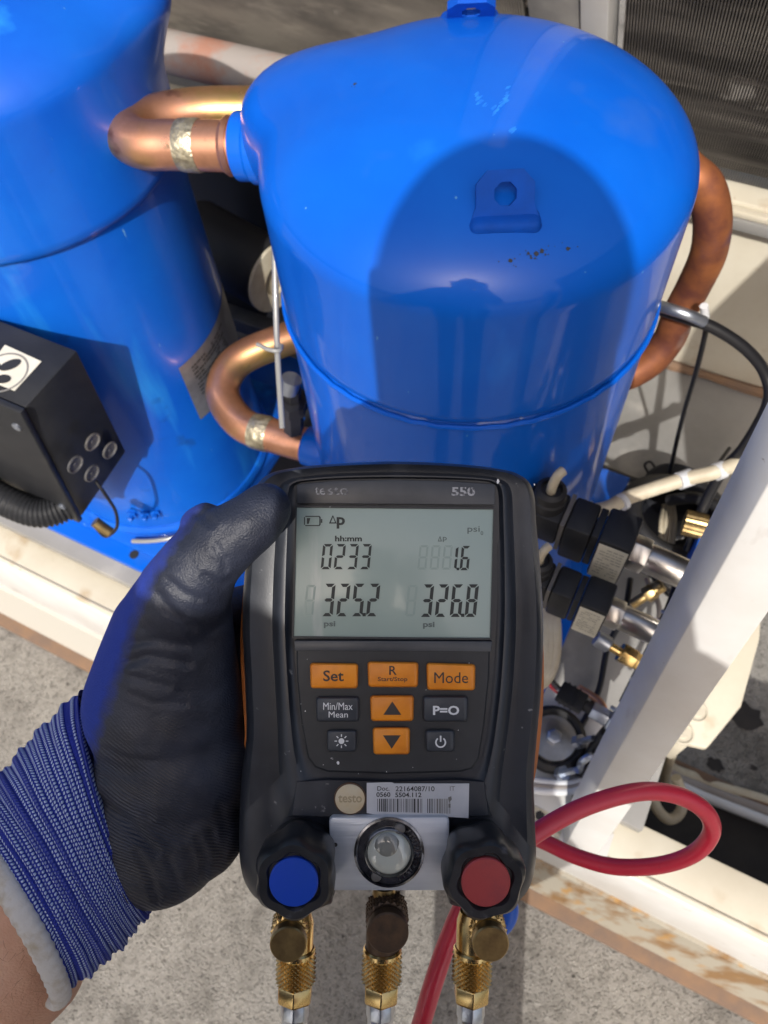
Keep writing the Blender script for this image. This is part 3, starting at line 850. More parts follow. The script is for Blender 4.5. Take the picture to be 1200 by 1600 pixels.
obj('knob', MB().lathe([(0.008, -0.016), (0.0125, -0.015), (0.0132, 0.0), (0.0125, 0.006), (0.008, 0.007)], qk, kn, 36, rad=lambda a, h: 1 + 0.035 * math.cos(18 * a)), brass_old, vk, ang=20)
obj('hex', MB().lathe([(0.012, 0.0075), (0.012, 0.022)], qk, kn, 6), darkgrey, vk, bevel=0.001)
obj('stem', MB().lathe([(0.007, 0.0225), (0.007, 0.045)], qk, kn, 16), darkgrey, vk)
# brass flare at the lower switch
qf = W(960, 1010, -0.68)
# brass
fl = thing('brass_flare_fitting', 'brass flare fitting on a thin tube just below the lower pressure switch', 'fitting', qf)
af = (W(1010, 1040, -0.69) - W(950, 1005, -0.68)).normalized()
obj('zinc_sleeve', MB().lathe([(0.007, -0.004), (0.0078, 0), (0.0078, 0.009), (0.005, 0.011)], W(937, 1000, -0.68), af, 20), zinc, fl)
obj('thin_stem', MB().lathe([(0.0042, 0), (0.0042, 0.014)], W(950, 1008, -0.682), af, 12), brass, fl)
obj('hex_nut', MB().lathe([(0.0098, 0), (0.0098, 0.015), (0.0085, 0.0155), (0.0085, 0.026)], W(969, 1018, -0.686), af, 6), brass, fl, bevel=0.0008)
# plug connector with red wire and zinc sensor body
cs = thing('sensor_plug', 'black plug with a red and black lead on a zinc plated sensor', 'connector', W(900, 1090, -0.78))
as_ = (W(965, 1135, -0.78) - W(870, 1080, -0.78)).normalized()
sd_ = Vector((0, 0, 1)).cross(as_).normalized()
qz = W(872, 1082, -0.78)
pb = obj('plug', MB().box(qz - sd_ * 0.010, as_ * 0.028, sd_ * 0.020, (0, 0, 0.014)), black, cs, bevel=0.002)
for k in range(3):
    sub('rib', MB().box(qz - sd_ * 0.0104 + as_ * (0.005 + 0.006 * k), as_ * 0.002, sd_ * 0.0208, (0, 0, 0.0148)), black, pb, cs)
obj('neck', MB().cyl(qz + as_ * 0.028 + Vector((0, 0, .007)), qz + as_ * 0.037 + Vector((0, 0, .007)), 0.006, 14), rubber, cs)
obj('sensor_body', MB().lathe([(0.0095, 0.036), (0.0095, 0.054)], qz + Vector((0, 0, .007)), as_, 6), zinc, cs, bevel=0.0008)
obj('sensor_hex', MB().lathe([(0.0115, 0.0545), (0.0115, 0.070)], qz + Vector((0, 0, .007)), as_, 6), zinc, cs, bevel=0.0008)
for k, m_ in ((-1, redhose), (1, cable_black)):
    obj('wire', MB().tube(smooth([qz + sd_ * 0.003 * k + Vector((0, 0, .007)), W(862, 1068, -0.77) + sd_ * 0.003 * k, W(856, 1058, -0.76), W(846, 1045, -0.75), W(826, 1040, -0.75)], 6), 0.0016, 8), m_, cs)
# round rubber mount on its pale plate
dc = W(862, 1158, -0.850)
rm = thing('rubber_mount', 'round black rubber mount with a steel washer and bolt on a pale plate', 'mount', dc)
obj('mount_plate', MB().box(dc + Vector((-0.052, -0.042, -0.0045)), (0.098, 0.0, 0), (0, 0.098, 0), (0, 0, 0.006)), white, rm, bevel=0.002)
obj('rubber_ring', MB().lathe([(0.034, 0.0018), (0.036, 0.006), (0.035, 0.014), (0.030, 0.018), (0.026, 0.013)], dc, (0, 0, 1), 48), rubber, rm)
obj('washer', MB().lathe([(0.0255, 0.0025), (0.0255, 0.0135), (0.024, 0.015), (0.008, 0.0155)], dc, (0, 0, 1), 48), steel, rm)
obj('bolt_head', MB().lathe([(0.0085, 0.0156), (0.0085, 0.022), (0.006, 0.0235)], dc, (0, 0, 1), 6), zinc, rm, bevel=0.0006)
# clamp with studs near the post foot
cl = thing('pipe_clamp', 'small zinc pipe clamp with two studs beside the foot of the white post', 'clamp', W(920, 1180, -0.83))
obj('strap', MB().tube(smooth([W(905, 1205, -0.835), W(910, 1190, -0.815), W(925, 1182, -0.81), W(938, 1190, -0.82), W(940, 1205, -0.84)], 5), 0.004, 8), zinc, cl)
for px, py in ((920, 1155), (893, 1205)):
    q = W(px, py, -0.82)
    obj('stud', MB().lathe([(0.008, -0.02), (0.008, -0.012), (0.0035, -0.012), (0.0035, 0.008)], q, (0.5, 0.2, 1), 6), zinc, cl)
obj('clamped_tube', MB().tube([W(908, 1215, -0.84), W(930, 1170, -0.83), W(950, 1145, -0.80)], 0.008, 14), cable_black, cl)
tag(obj('blue_bracket', MB().aab(0.022, 0.075, 0.222, 0.244, -0.8570, -0.842), blue, bevel=0.002), 'short blue painted bracket at the front edge of the floor, beside the red hose', 'bracket')
# grey housing with dark round cap (motor of the expansion valve) behind the upper switch
ev = thing('hose_coil', 'black coiled rubber hose with beige wires inside, behind the upper pressure switch', 'hose coil', W(1035, 810, -0.84))
obj('drum', MB().lathe([(0.040, 0), (0.041, 0.05), (0.036, 0.056), (0.012, 0.058)], W(1040, 800, -0.857), (0, 0, 1), 36), void, ev)
for k in range(4):
    cc = W(1040, 800, -0.80 + 0.018 * k)
    obj('hose_turn', MB().tube([cc + Vector((0.046 * math.cos(a) + .004 * k, 0.046 * math.sin(a), 0.004 * math.sin(a * 2))) for a in [2 * PI * i / 40 for i in range(41)]], 0.0085, 14), rubber, ev)
for k, w4 in enumerate(('leftmost', 'second from the left', 'second from the right', 'rightmost')):
    cable('beige_wire', 'beige wire rising out of the black coiled hose, %s of the four' % w4, [W(1030 + 5 * k, 905, -0.80), W(1032 + 6 * k, 860, -0.78), W(1033 + 7 * k, 815, -0.77), W(1037 + 5 * k, 790, -0.79)], 0.0026, creamcable, group='beige wires in the coiled hose', cat='wire')
tag(obj('hose_arch', MB().tube(smooth([W(1045, 782, -0.74), W(1080, 778, -0.72), W(1110, 785, -0.71), W(1127, 800, -0.71), W(1122, 830, -0.74), W(1110, 850, -0.80)], 8), 0.0065, 14), rubber), 'short black hose arching over the brass valve', 'hose')
for k, (pts_, rr_, m_, lab_) in enumerate((
    ([W(985, 905, -0.84), W(975, 960, -0.83), W(950, 1010, -0.84), W(935, 1080, -0.845), W(905, 1140, -0.84)], 0.0035, cable_black, 'thin black lead curving over the floor between the lower switch and the sensor plug'),
    ([W(1010, 905, -0.83), W(1030, 950, -0.82), W(1020, 1010, -0.83), W(990, 1060, -0.84)], 0.0030, greypipe, 'grey lead under the upper pressure switch'),
    ([W(1000, 870, -0.85), W(1050, 930, -0.84), W(1085, 905, -0.82), W(1110, 870, -0.80), W(1130, 830, -0.80)], 0.0045, rubber, 'black lead winding under the brass valve'),
    ([W(1140, 700, -0.84), W(1100, 760, -0.84), W(1075, 830, -0.84), W(1060, 900, -0.84)], 0.0024, cable_black, 'very thin black lead on the floor beside the thick black cable'),
    ([W(905, 1075, -0.845), W(940, 1100, -0.83), W(948, 1140, -0.82), W(930, 1175, -0.83)], 0.0040, copper, 'thin copper tube by the sensor plug'))):
    cable('lead', lab_, pts_, rr_, m_)
for k, (px, py, z_, m_, lab_) in enumerate(((1018, 925, -0.80, brass_old, 'small dull brass union beside the beige wires'), (1062, 1000, -0.76, zinc, 'small zinc union on the black line, by the white post'), (985, 1120, -0.78, darkgrey, 'dark hexagonal union at the end of the sensor'))):
    un = thing('pipe_union', lab_, 'fitting', W(px, py, z_))
    q = W(px, py, z_); d_ = Vector((0.5, 0.6, 0.5)).normalized()
    obj('hex_nut', MB().lathe([(0.0095, -0.008), (0.0095, 0.004)], q, d_, 6), m_, un, bevel=0.0008)
    obj('collar', MB().lathe([(0.0075, 0.0042), (0.0075, 0.013), (0.006, 0.015)], q, d_, 20), m_, un)
    obj('tail', MB().lathe([(0.0055, -0.026), (0.0055, -0.0085)], q, d_, 14), m_, un)
# screws on the white sheet parts
# zip ties and tubes going down along the post
cable('black_line', 'long black line running down beside the white post', [W(1128, 850, -0.72), W(1085, 900, -0.73), W(1065, 960, -0.74), W(1030, 1030, -0.75), W(1000, 1090, -0.76), W(975, 1140, -0.77), W(950, 1190, -0.80)], 0.0075, cable_black, cat='pipe')
cable('black_line', 'second black line, left of the long one beside the white post', [W(1070, 860, -0.77), W(1055, 930, -0.77), W(1025, 1000, -0.78), W(1000, 1050, -0.79), W(975, 1100, -0.80)], 0.006, cable_black, cat='pipe')
cable('zip_tie', 'bluish zip tie round the black lines, middle of the three beside the post', [W(985, 1062, -0.745), W(1000, 1068, -0.74), W(1018, 1062, -0.745)], 0.0022, zinc, cat='zip tie')
cable('zip_tie', 'bluish zip tie round the black lines, lowest of the three beside the post', [W(955, 1105, -0.765), W(970, 1112, -0.76), W(985, 1105, -0.765)], 0.0022, zinc, cat='zip tie')
cable('zip_tie', 'bluish zip tie round the black lines, highest of the three, below the steel stem', [W(1035, 955, -0.745), W(1050, 960, -0.735), W(1062, 950, -0.745)], 0.0022, zinc, cat='zip tie')
# cables
cable('braided_cable', 'dirty white taped cable crossing in front of the black cables', [W(900, 800, -0.66), W(945, 795, -0.655), W(985, 776, -0.648), W(1065, 750, -0.635), W(1115, 738, -0.625), W(1160, 722, -0.62), W(1230, 700, -0.61)], 0.0072, creamcable)
mb = MB()
tp = thing('tape_wraps', 'ragged pale tape wraps round the dirty white cable', 'tape', W(1065, 750, -0.64))
for (a, b_, z) in (((1060, 752), (1080, 745), -0.635), ((1118, 738), (1130, 733), -0.625), ((1185, 712), (1194, 707), -0.617), ((970, 786), (976, 782), -0.650)):
    obj('wrap', MB().cyl(W(*a, z), W(*b_, z), 0.0086, 16), whitecable, tp)
cable('black_cable', 'thick black cable curving down on the right from the copper pipe', [W(1030, 483, -0.50), W(1075, 498, -0.50), W(1115, 512, -0.505), W(1165, 545, -0.52), W(1196, 585, -0.54), W(1200, 630, -0.56), W(1165, 695, -0.60), W(1130, 735, -0.64), W(1100, 790, -0.68), W(1075, 860, -0.72)], 0.0052, cable_black)
cable('thin_black_cable', 'thin black cable hanging straight down from the copper pipe to the floor', [W(1100, 490, -0.52), W(1104, 510, -0.53), W(1088, 580, -0.60), W(1070, 640, -0.68), W(1055, 700, -0.76), W(1046, 748, -0.80)], 0.0026, cable_black)
cable('floor_cable', 'black cable with a clip lying across the floor right of the compressor', [P(-0.045, 0.585, -0.852), W(940, 732, -0.853), W(985, 748, -0.853), W(1020, 760, -0.85), W(1060, 785, -0.83)], 0.0042, cable_black)
cable('wire_loop', 'small black wire loop on the pale floor', [W(1025, 755, -0.845), W(1008, 730, -0.83), W(1012, 722, -0.825), W(1020, 725, -0.825), W(1035, 752, -0.84), W(1045, 762, -0.85)], 0.0016, cable_black)
cable('pipe_strap', 'grey strap round the big copper pipe on the right', [W(1030, 478, -0.486), W(1050, 484, -0.480), W(1075, 492, -0.480), W(1100, 503, -0.488)], 0.0048, zinc, cat='strap')
cable('strap_screw', 'pale screw end standing on the strap of the big copper pipe', [W(1102, 496, -0.50), W(1100, 478, -0.485)], 0.0035, whitecable, cat='screw')
for k, w4 in enumerate(('nearest the gauge', 'in the middle', 'farthest from the gauge')):
    cable('beige_cable', 'beige cable just right of the gauge, %s of the three' % w4, [W(846 + 8 * k, 930, -0.72), W(852 + 8 * k, 980, -0.72), W(852 + 7 * k, 1030, -0.73), W(842 + 4 * k, 1065, -0.74), W(815, 1080, -0.76)], 0.0058, creamcable, group='beige cables right of the gauge')
for k, w4 in enumerate(('pale cable nearest the rubber mount, curving along the floor edge', 'greyish cable between two pale ones along the floor edge', 'pale cable farthest from the rubber mount, along the floor edge')):
    cable('grey_cable', w4, [W(810, 1215 + 8 * k, -0.835), W(850, 1222 + 7 * k, -0.838), W(890, 1224 + 6 * k, -0.842), W(925, 1212 + 5 * k, -0.845)], 0.0042, whitecable if k != 1 else greypipe, group='pale cables below the rubber mount')
ac = thing('angle_clip', 'small drilled metal clip low down beside the gauge', 'clip', W(845, 1270, -0.85))
obj('clip_plate', MB().box(W(815, 1250, -0.857), (0.045, 0, 0), (0, 0.035, 0), (0, 0, 0.006)), white, ac, bevel=0.001)
obj('clip_bolt', MB().lathe([(0.005, 0), (0.005, 0.004)], W(843, 1275, -0.8505), (0, 0, 1), 6), inkm, ac)

# leaning white post with a folded side
pt = thing('white_post', 'white folded steel post rising from the rail at the right, nearest upright', 'post', P(0.10, 0.18, -0.88))
base = [W(886, 1320, -0.8795), W(929, 1339, -0.8795)]
def post_loop(pc, wv, dv, t=0.0025):
    # C-channel section: open to the back
    a = pc; b = pc + wv
    wn_ = wv.normalized(); dn = dv
    return [a, b, b + dn, b + dn - wn_ * t, b + dn.normalized() * t - wn_ * t, a + dn.normalized() * t + wn_ * t, a + dn + wn_ * t, a + dn]
bL, bR = W(882, 1323, -0.879), W(930, 1341, -0.879)
tL, tR = C(1232, 700, 0.30), C(1338, 762, 0.30)
mb = MB(); loops = []
dB = Vector((-0.018, 0.026, 0)); 
for k in range(13):
    f_ = k / 12
    a = bL.lerp(tL, f_); b = bR.lerp(tR, f_)
    wv = b - a
    loops.append(post_loop(a, wv, Vector((-0.012, 0.024, 0))))
mb.loft(loops)
obj('channel', mb, white, pt, bevel=0.0008)
ft_ = W(905, 1325, -0.8795)
obj('foot_plate', MB().box(ft_ + Vector((-0.022, -0.008, 0)), (0.05, 0.0, 0), (0, 0.036, 0), (0, 0, 0.003)), white, pt, bevel=0.0008)

# cream junction box right of the post
jb = thing('junction_box', 'cream plastic junction box with round knockouts, right of the white post', 'junction box', W(1110, 1090, -0.98))
top = [(1075, 1166), (1130, 1100), (1160, 1003), (1170, 880), (1060, 860), (990, 1060), (1000, 1130)]
loopj = [W(x, y, -0.88) for x, y in top]
obj('box_body', MB().prism([W(x, y, -0.892) for x, y in top], (0, 0, -0.07)), cream, jb, bevel=0.003)
cen = sum(loopj, Vector()) / len(loopj)
top2 = [(1100, 1172), (1154, 1107), (1183, 1003), (1200, 870), (1120, 850), (1136, 990), (1104, 1090), (1062, 1140)]
obj('box_lid', MB().prism([W(x, y, -0.8915) for x, y in [(1073, 1167), (1100, 1173), (1153, 1108), (1182, 1003), (1190, 870), (1040, 850), (985, 1060), (995, 1135)]], (0, 0, 0.012)), cream, jb, bevel=0.003)
for px, py in ((1088, 1112), (1066, 1146)):
    obj('knockout', MB().lathe([(0.013, -0.002), (0.013, 0.0015), (0.011, 0.0018), (0.010, 0.0004), (0.006, 0.0004), (0.0055, 0.0018)], W(px, py, -0.8795), (0, 0, 1), 28), cream, jb)

# cables and edge strip beyond the rail, on the roof
tag(obj('rusty_edge_strip', MB().aab(0.17, 2.4, 0.418, 0.432, ZG + 0.0005, ZG + 0.03), brownrust, bevel=0.003), 'rusty brown edging strip beside the black shade strip', 'edging')
zz = ZG + 0.012
for k, (m_, nm) in enumerate(((creamcable, 'cream cable on the roof, outermost of the three running to the right'), (greypipe, 'grey cable on the roof between two cream ones'), (whitecable, 'pale cable on the roof, innermost of the three running to the right'))):
    cable('roof_cable', nm, [W(1036, 1190 + 10 * k, -1.20), W(1055, 1203 + 10 * k, -1.26), W(1085, 1214 + 12 * k, zz + 0.012), W(1135, 1232 + 13 * k, zz + 0.012), W(1200, 1252 + 16 * k, zz + 0.012), W(1300, 1290 + 18 * k, zz + 0.012)], 0.0085, m_)
cable('conduit', 'cream conduit dropping from the junction box', [W(1058, 1150, -0.94), W(1050, 1172, -1.0), W(1042, 1200, -1.1), W(1040, 1222, -1.2), W(1052, 1232, -1.25)], 0.0075, creamcable)
cable('cable_loop', 'cream cable hanging in a loop over the black shade strip', [W(1010, 1190, -1.0), W(1014, 1225, -1.02), W(1026, 1262, -1.04), W(1045, 1280, -1.05), W(1062, 1270, -1.05), W(1066, 1245, -1.04), W(1056, 1215, -1.02)], 0.0068, creamcable)
for k, (sx_, sy_, w4) in enumerate(((1118, 1195, 'larger'), (1165, 1120, 'broad'), (1178, 1200, 'small'))):
    mb = MB(); q = W(sx_, sy_, ZG + 0.0012 + 0.0001 * k)
    n = 14; s = {'larger': 0.014, 'broad': 0.03, 'small': 0.006}[w4]
    mb.add([q + Vector((math.cos(2 * PI * i / n) * s * random.uniform(.7, 1.2), math.sin(2 * PI * i / n) * s * random.uniform(.6, 1.0), 0)) for i in range(n)], [tuple(range(n))])  # flat black blots; the broad one lies farthest up
    tag(obj('concrete_mark', mb, shade_and_oil, flat=True), {'larger': 'dark oval oil stain on the concrete just below the junction box', 'broad': 'dark broad patch on the concrete farthest up, right of the junction box', 'small': 'small round oil stain on the concrete by the right edge, above the cables'}[w4], 'stain', 'oil stains on the concrete')

# ================================================================== THE GAUGE
D0 = 0.284
GC = (610, 1070)
gm = Matrix.Translation(C(*GC, D0 + 0.02)) @ R.to_4x4()
ga = thing('digital_manifold_gauge', 'black and orange digital manifold gauge with a lit-up grey screen, held in the gloved hand', 'gauge', None, mtx=gm)
def G(px, py, h=0.0):                    # h: height above the gauge's face
    return C(px, py, D0 - h)
def gl(pts, h):
    return [G(x, y, h) for x, y in pts]
shellm = mat('worn black rubber', (0.013, 0.016, 0.023), 0.38, col2=(0.024, 0.028, 0.038), nscale=28, bump=0.10, bscale=1500, rvar=0.10, bdist=0.0003,
             extra=chain(overlay((0.055, 0.060, 0.072), 45, 0.56, 0.80, (1, 0.4, 1), 7), overlay((0.20, 0.20, 0.20), 260, 0.70, 0.76, (1, 1, 1), 3)))
panelm = mat('black keypad plastic', (0.016, 0.018, 0.022), 0.45, col2=(0.024, 0.027, 0.032), nscale=60, bump=0.12, bscale=3500, bdist=0.0002,
             extra=overlay((0.32, 0.32, 0.32), 420, 0.735, 0.76, None, 4))
greybar = mat('dark grey bezel', (0.045, 0.048, 0.055), 0.38, col2=(0.065, 0.068, 0.075), nscale=60, bump=0.05, bscale=1800, bdist=0.0002)
orange = mat('orange plastic', (0.92, 0.31, 0.02), 0.42, col2=(0.70, 0.20, 0.016), nscale=50, bump=0.06, bscale=900, bdist=0.0003)
lcdm = mat('lcd glass', (0.31, 0.385, 0.345), 0.28, col2=(0.35, 0.43, 0.385), nscale=10, coat=0.25, namt=0.5,
           extra=overlay((0.42, 0.47, 0.43), 90, 0.70, 0.78, (1, 0.15, 1), 3))
lcdink = mat('lcd ink', (0.016, 0.022, 0.022), 0.45)
lcdfaint = mat('lcd grey ink', (0.12, 0.15, 0.14), 0.45)
lcdghost = mat('lcd ghost ink', (0.300, 0.376, 0.336), 0.3)
printm = mat('worn white print', (0.42, 0.42, 0.43), 0.6, col2=(0.06, 0.06, 0.07), nscale=900, contrast=(0.45, 0.62))
printw = mat('white print', (0.75, 0.75, 0.75), 0.6)
keyblack = mat('black key', (0.035, 0.04, 0.05), 0.42, col2=(0.055, 0.06, 0.07), nscale=90, bump=0.06, bscale=1500, bdist=0.0002)

def fit_loops(ctrl, k=8):
    """closed smooth outline through the control points, in pixels"""
    return [(p.x, p.y) for p in smooth([Vector((x, y, 0)) for x, y in ctrl], k, True)]
O0 = [(612, 721), (700, 724), (770, 731), (812, 742), (833, 766), (838, 820), (845, 900), (849, 980), (846, 1070), (839, 1150), (834, 1215), (836, 1290), (837, 1345), (826, 1388), (800, 1412), (745, 1418), (703, 1412), (697, 1388), (612, 1384), (524, 1388), (517, 1412), (470, 1418), (412, 1410), (386, 1385), (375, 1345), (374, 1280), (378, 1210), (385, 1150), (383, 1070), (379, 980), (382, 900), (391, 820), (397, 768), (418, 742), (460, 731), (530, 724)]
O3 = [(612, 748), (690, 749), (745, 751), (768, 755), (778, 768), (780, 820), (781, 900), (780, 980), (774, 1070), (764, 1150), (755, 1192), (748, 1206), (744, 1211), (739, 1214), (730, 1217), (715, 1219), (700, 1220), (680, 1221), (612, 1223), (545, 1221), (528, 1220), (515, 1218), (500, 1214), (490, 1209), (482, 1200), (476, 1185), (470, 1165), (463, 1120), (458, 1060), (454, 980), (455, 900), (457, 820), (458, 768), (466, 756), (490, 752), (540, 749)]
def mixo(a, b, t): return [(p[0] * (1 - t) + q[0] * t, p[1] * (1 - t) + q[1] * t) for p, q in zip(a, b)]
def grow(a, d, yl=None):
    cx_, cy_ = 612, 1040
    out = []
    for x, y in a:
        l = math.hypot(x - cx_, (y - cy_) * 0.6) or 1
        out.append((x + (x - cx_) / l * d, y + (y - cy_) / l * d))
    return out
L = []
def lev(ct, h): L.append(gl(fit_loops(ct), h))
lev(grow(O0, -26), -0.030)
lev(grow(O0, -4), -0.028)
lev(grow(O0, 0), -0.020)
lev(grow(O0, 0), -0.0085)
lev(mixo(O0, O3, 0.06), -0.0035)
lev(mixo(O0, O3, 0.15), -0.0016)
lev(mixo(O0, O3, 0.42), -0.0030)
lev(mixo(O0, O3, 0.62), -0.0032)
lev(mixo(O0, O3, 0.70), -0.0004)
lev(mixo(O0, O3, 0.80), 0.0012)
lev(mixo(O0, O3, 0.88), 0.0012)
lev(mixo(O0, O3, 0.93), -0.0002)
lev(O3, -0.0012)
lev(grow(O3, -6), -0.0012)
obj('front_shell', MB().loft(L, True, True), shellm, ga, ang=50)
# orange back shell showing at the flanks
OB = [(612, 760), (700, 762), (770, 766), (800, 775), (822, 800), (835, 850), (843, 920), (851, 1000), (852, 1080), (848, 1140), (838, 1215), (820, 1260), (800, 1300), (780, 1330), (745, 1340), (700, 1345), (680, 1345), (650, 1345), (612, 1345), (560, 1345), (530, 1345), (500, 1345), (460, 1340), (430, 1320), (400, 1290), (384, 1250), (372, 1215), (378, 1150), (374, 1080), (371, 1000), (376, 920), (390, 850), (410, 800), (430, 775), (470, 766), (530, 762)]
OB = [(x + (4.5 if x < 500 and y > 850 else (-2.5 if x > 720 and y > 850 else 0)), y) for x, y in OB]
obj('back_shell', MB().loft([gl(fit_loops(grow(OB, -30)), -0.044), gl(fit_loops(grow(OB, -6)), -0.040), gl(fit_loops(OB), -0.030), gl(fit_loops(OB), -0.0165), gl(fit_loops(grow(OB, -8)), -0.0155)]), mat('scuffed orange plastic', (0.52, 0.16, 0.03), 0.5, col2=(0.38, 0.12, 0.03), nscale=60), ga, ang=50)
# keypad panel
KP = [(463, 1004), (766, 1004), (764, 1060), (757, 1130), (748, 1186), (738, 1201), (720, 1206), (612, 1209), (512, 1206), (492, 1199), (481, 1184), (471, 1130), (464, 1060)]
obj('keypad_panel', MB().loft([gl(KP, -0.0014), gl(KP, 0.0002), gl([(612 + (x - 612) * 0.985, 1105 + (y - 1105) * 0.975) for x, y in KP], 0.0007)], True, True), panelm, ga, ang=30)
# bezel pieces
obj('top_bar', MB().prism(gl([(465, 757), (520, 752), (612, 750), (700, 752), (772, 757), (772, 789), (465, 787)], -0.0012), CZ * 0.0026), greybar, ga, bevel=0.0004)
obj('lower_bar', MB().prism(gl([(461, 999), (768, 1000), (766, 1017), (462, 1015)], -0.0012), CZ * 0.0027), greybar, ga, bevel=0.0004)
# screen
SC = [(464, 793), (771, 796), (766, 997), (459, 994)]
scr = obj('screen', MB().prism(gl(SC, -0.0012), CZ * 0.0016), lcdm, ga, bevel=0.0002)
obj('screen_frame', MB().loft([gl([(461, 790), (774, 793), (769, 1000), (456, 997)], -0.0012), gl([(461, 790), (774, 793), (769, 1000), (456, 997)], 0.0008), gl(SC, 0.0008), gl(SC, 0.0)], False, False), panelm, ga)
HS = 0.00055
def flatpoly(polys, h, m, name, parent):
    mb = MB()
    for p in polys:
        mb.add(gl(p, h), [tuple(range(len(p)))])
    ob = obj(name, mb, m, ga, flat=True, flip=False)
    ob.parent = parent
    return ob
SEG = {'0': 'abcdef', '1': 'bc', '2': 'abged', '3': 'abgcd', '5': 'afgcd', '6': 'afgedc', '8': 'abcdefg'}
def digit(ch, x, y, w_, h_, t, sl=0.10):
    out = []
    def q(u, v): return (x + u + sl * (h_ - v), y + v)
    hh = h_ / 2; g_ = t * 0.12
    def hor(v0, inset=0):
        return [q(g_ + t * .25, v0), q(w_ - g_ - t * .25, v0), q(w_ - g_ - t, v0 + t), q(g_ + t, v0 + t)]
    S = {'a': [q(g_ + t * .2, 0), q(w_ - g_ - t * .2, 0), q(w_ - t - g_, t), q(t + g_, t)],
         'd': [q(t + g_, h_ - t), q(w_ - t - g_, h_ - t), q(w_ - g_ - t * .2, h_), q(g_ + t * .2, h_)],
         'g': [q(g_ + t * .3, hh), q(t, hh - t * .5), q(w_ - t, hh - t * .5), q(w_ - g_ - t * .3, hh), q(w_ - t, hh + t * .5), q(t, hh + t * .5)],
         'f': [q(0, g_ + t * .3), q(t, t + g_), q(t, hh - t * .5 - g_), q(0, hh - g_ * 1.5)],
         'b': [q(w_, g_ + t * .3), q(w_, hh - g_ * 1.5), q(w_ - t, hh - t * .5 - g_), q(w_ - t, t + g_)],
         'e': [q(0, hh + g_ * 1.5), q(t, hh + t * .5 + g_), q(t, h_ - t - g_), q(0, h_ - g_ - t * .3)],
         'c': [q(w_, hh + g_ * 1.5), q(w_, h_ - g_ - t * .3), q(w_ - t, h_ - t - g_), q(w_ - t, hh + t * .5 + g_)]}
    return [S[s] for s in SEG[ch]]
def number(s, x, y, w_, h_, pitch, t, m=lcdink, name='digits', dot=None):
    P_ = []
    for i, ch in enumerate(s):
        P_ += digit(ch, x + pitch * i, y, w_, h_, t)
    if dot is not None:
        dx = x + pitch * dot - (pitch - w_) * 0.5 - t * .5
        P_.append([(dx, y + h_ - t), (dx + t, y + h_ - t), (dx + t, y + h_), (dx, y + h_)])
    return flatpoly(P_, HS, m, name, scr)
number('0233', 501, 850, 15.5, 39.5, 20.2, 4.0)
number('3252', 502, 912, 17.5, 51, 23.3, 5.2, dot=3)
number('3268', 656, 913, 17.5, 51, 23.3, 5.2, dot=3)
number('16', 699, 853, 14, 38, 19, 4.0, dot=1)
flatpoly(sum([digit('8', 652 + 19 * i, 852, 14, 38, 3.2) for i in range(3)], []) + digit('8', 633, 914, 15, 49, 3.5) + digit('8', 474, 914, 15, 49, 3.5), HS - 0.0001, lcdghost, 'ghost_digits', scr)['kind'] = 'stuff'
def gt(name, s, cx_, cy_, w_, h_, h, m, parent, bold=0.0, root=ga):
    sc__ = (D0 - h) / F
    return text(name, s, G(cx_, cy_, h), CX, CY, CZ, w_ * sc__, h_ * sc__, m, parent, root=root, bold=bold, ext=0)
gt('screen_text', 'hh:mm', 544.5, 841.5, 42, 9, HS, lcdink, scr, 0.03)
gt('screen_text', 'p', 532.5, 817, 13, 18, HS, lcdink, scr, 0.03)
gt('screen_text', 'psi', 515, 976, 18, 11, HS, lcdfaint, scr, 0.03)
gt('screen_text', 'psi', 670, 977, 18, 11, HS, lcdfaint, scr, 0.03)
gt('screen_text', 'psi', 740, 828, 19, 12, HS, lcdfaint, scr)
gt('screen_text', '0', 753, 833, 4, 6, HS, lcdfaint, scr)
gt('screen_text', 'p', 695, 843, 6, 8, HS, lcdfaint, scr)
flatpoly([[(684, 846), (690, 846), (689, 844.8), (685.5, 844.8)], [(684, 846), (685.3, 846), (687.8, 838), (687, 838)], [(687, 838), (688, 838), (690.5, 846), (689, 846)]], HS, lcdfaint, 'delta_mark', scr)
flatpoly([[(514, 818), (526, 818), (525, 816.3), (516, 816.3)], [(514, 818), (516, 818), (520.6, 807), (519.4, 805.5)], [(519.4, 805.5), (520.6, 805.5), (526, 818), (524.2, 818)]], HS, lcdink, 'delta_mark', scr)
bt = [[(477, 806), (499, 806), (499, 807.6), (477, 807.6)], [(477, 820.4), (499, 820.4), (499, 822), (477, 822)], [(475, 808), (476.6, 808), (476.6, 820), (475, 820)],
      [(499, 806), (501, 808), (501, 820), (499, 822), (498, 822), (499, 818), (499, 810), (498, 806)], [(501.6, 811), (503.6, 811), (503.6, 817), (501.6, 817)],
      [(479.5, 809.5), (485, 809.5), (482.5, 818.5), (479.5, 818.5)]]
flatpoly(bt, HS, lcdink, 'battery_icon', scr)
tb_ = [o for o in ga.children if o.name.startswith('top_bar')][0]
gt('lettering', 'te', 500, 767, 16, 12.5, 0.00155, printm, tb_, 0.01)
gt('lettering', 'sto', 528, 767, 33, 12.5, 0.00155, mat('faded print', (0.30, 0.30, 0.31), 0.6, col2=(0.06, 0.06, 0.07), nscale=800, contrast=(0.42, 0.56)), tb_, 0.01)
gt('lettering', '550', 724, 768, 37, 14, 0.00155, printm, tb_, 0.03)

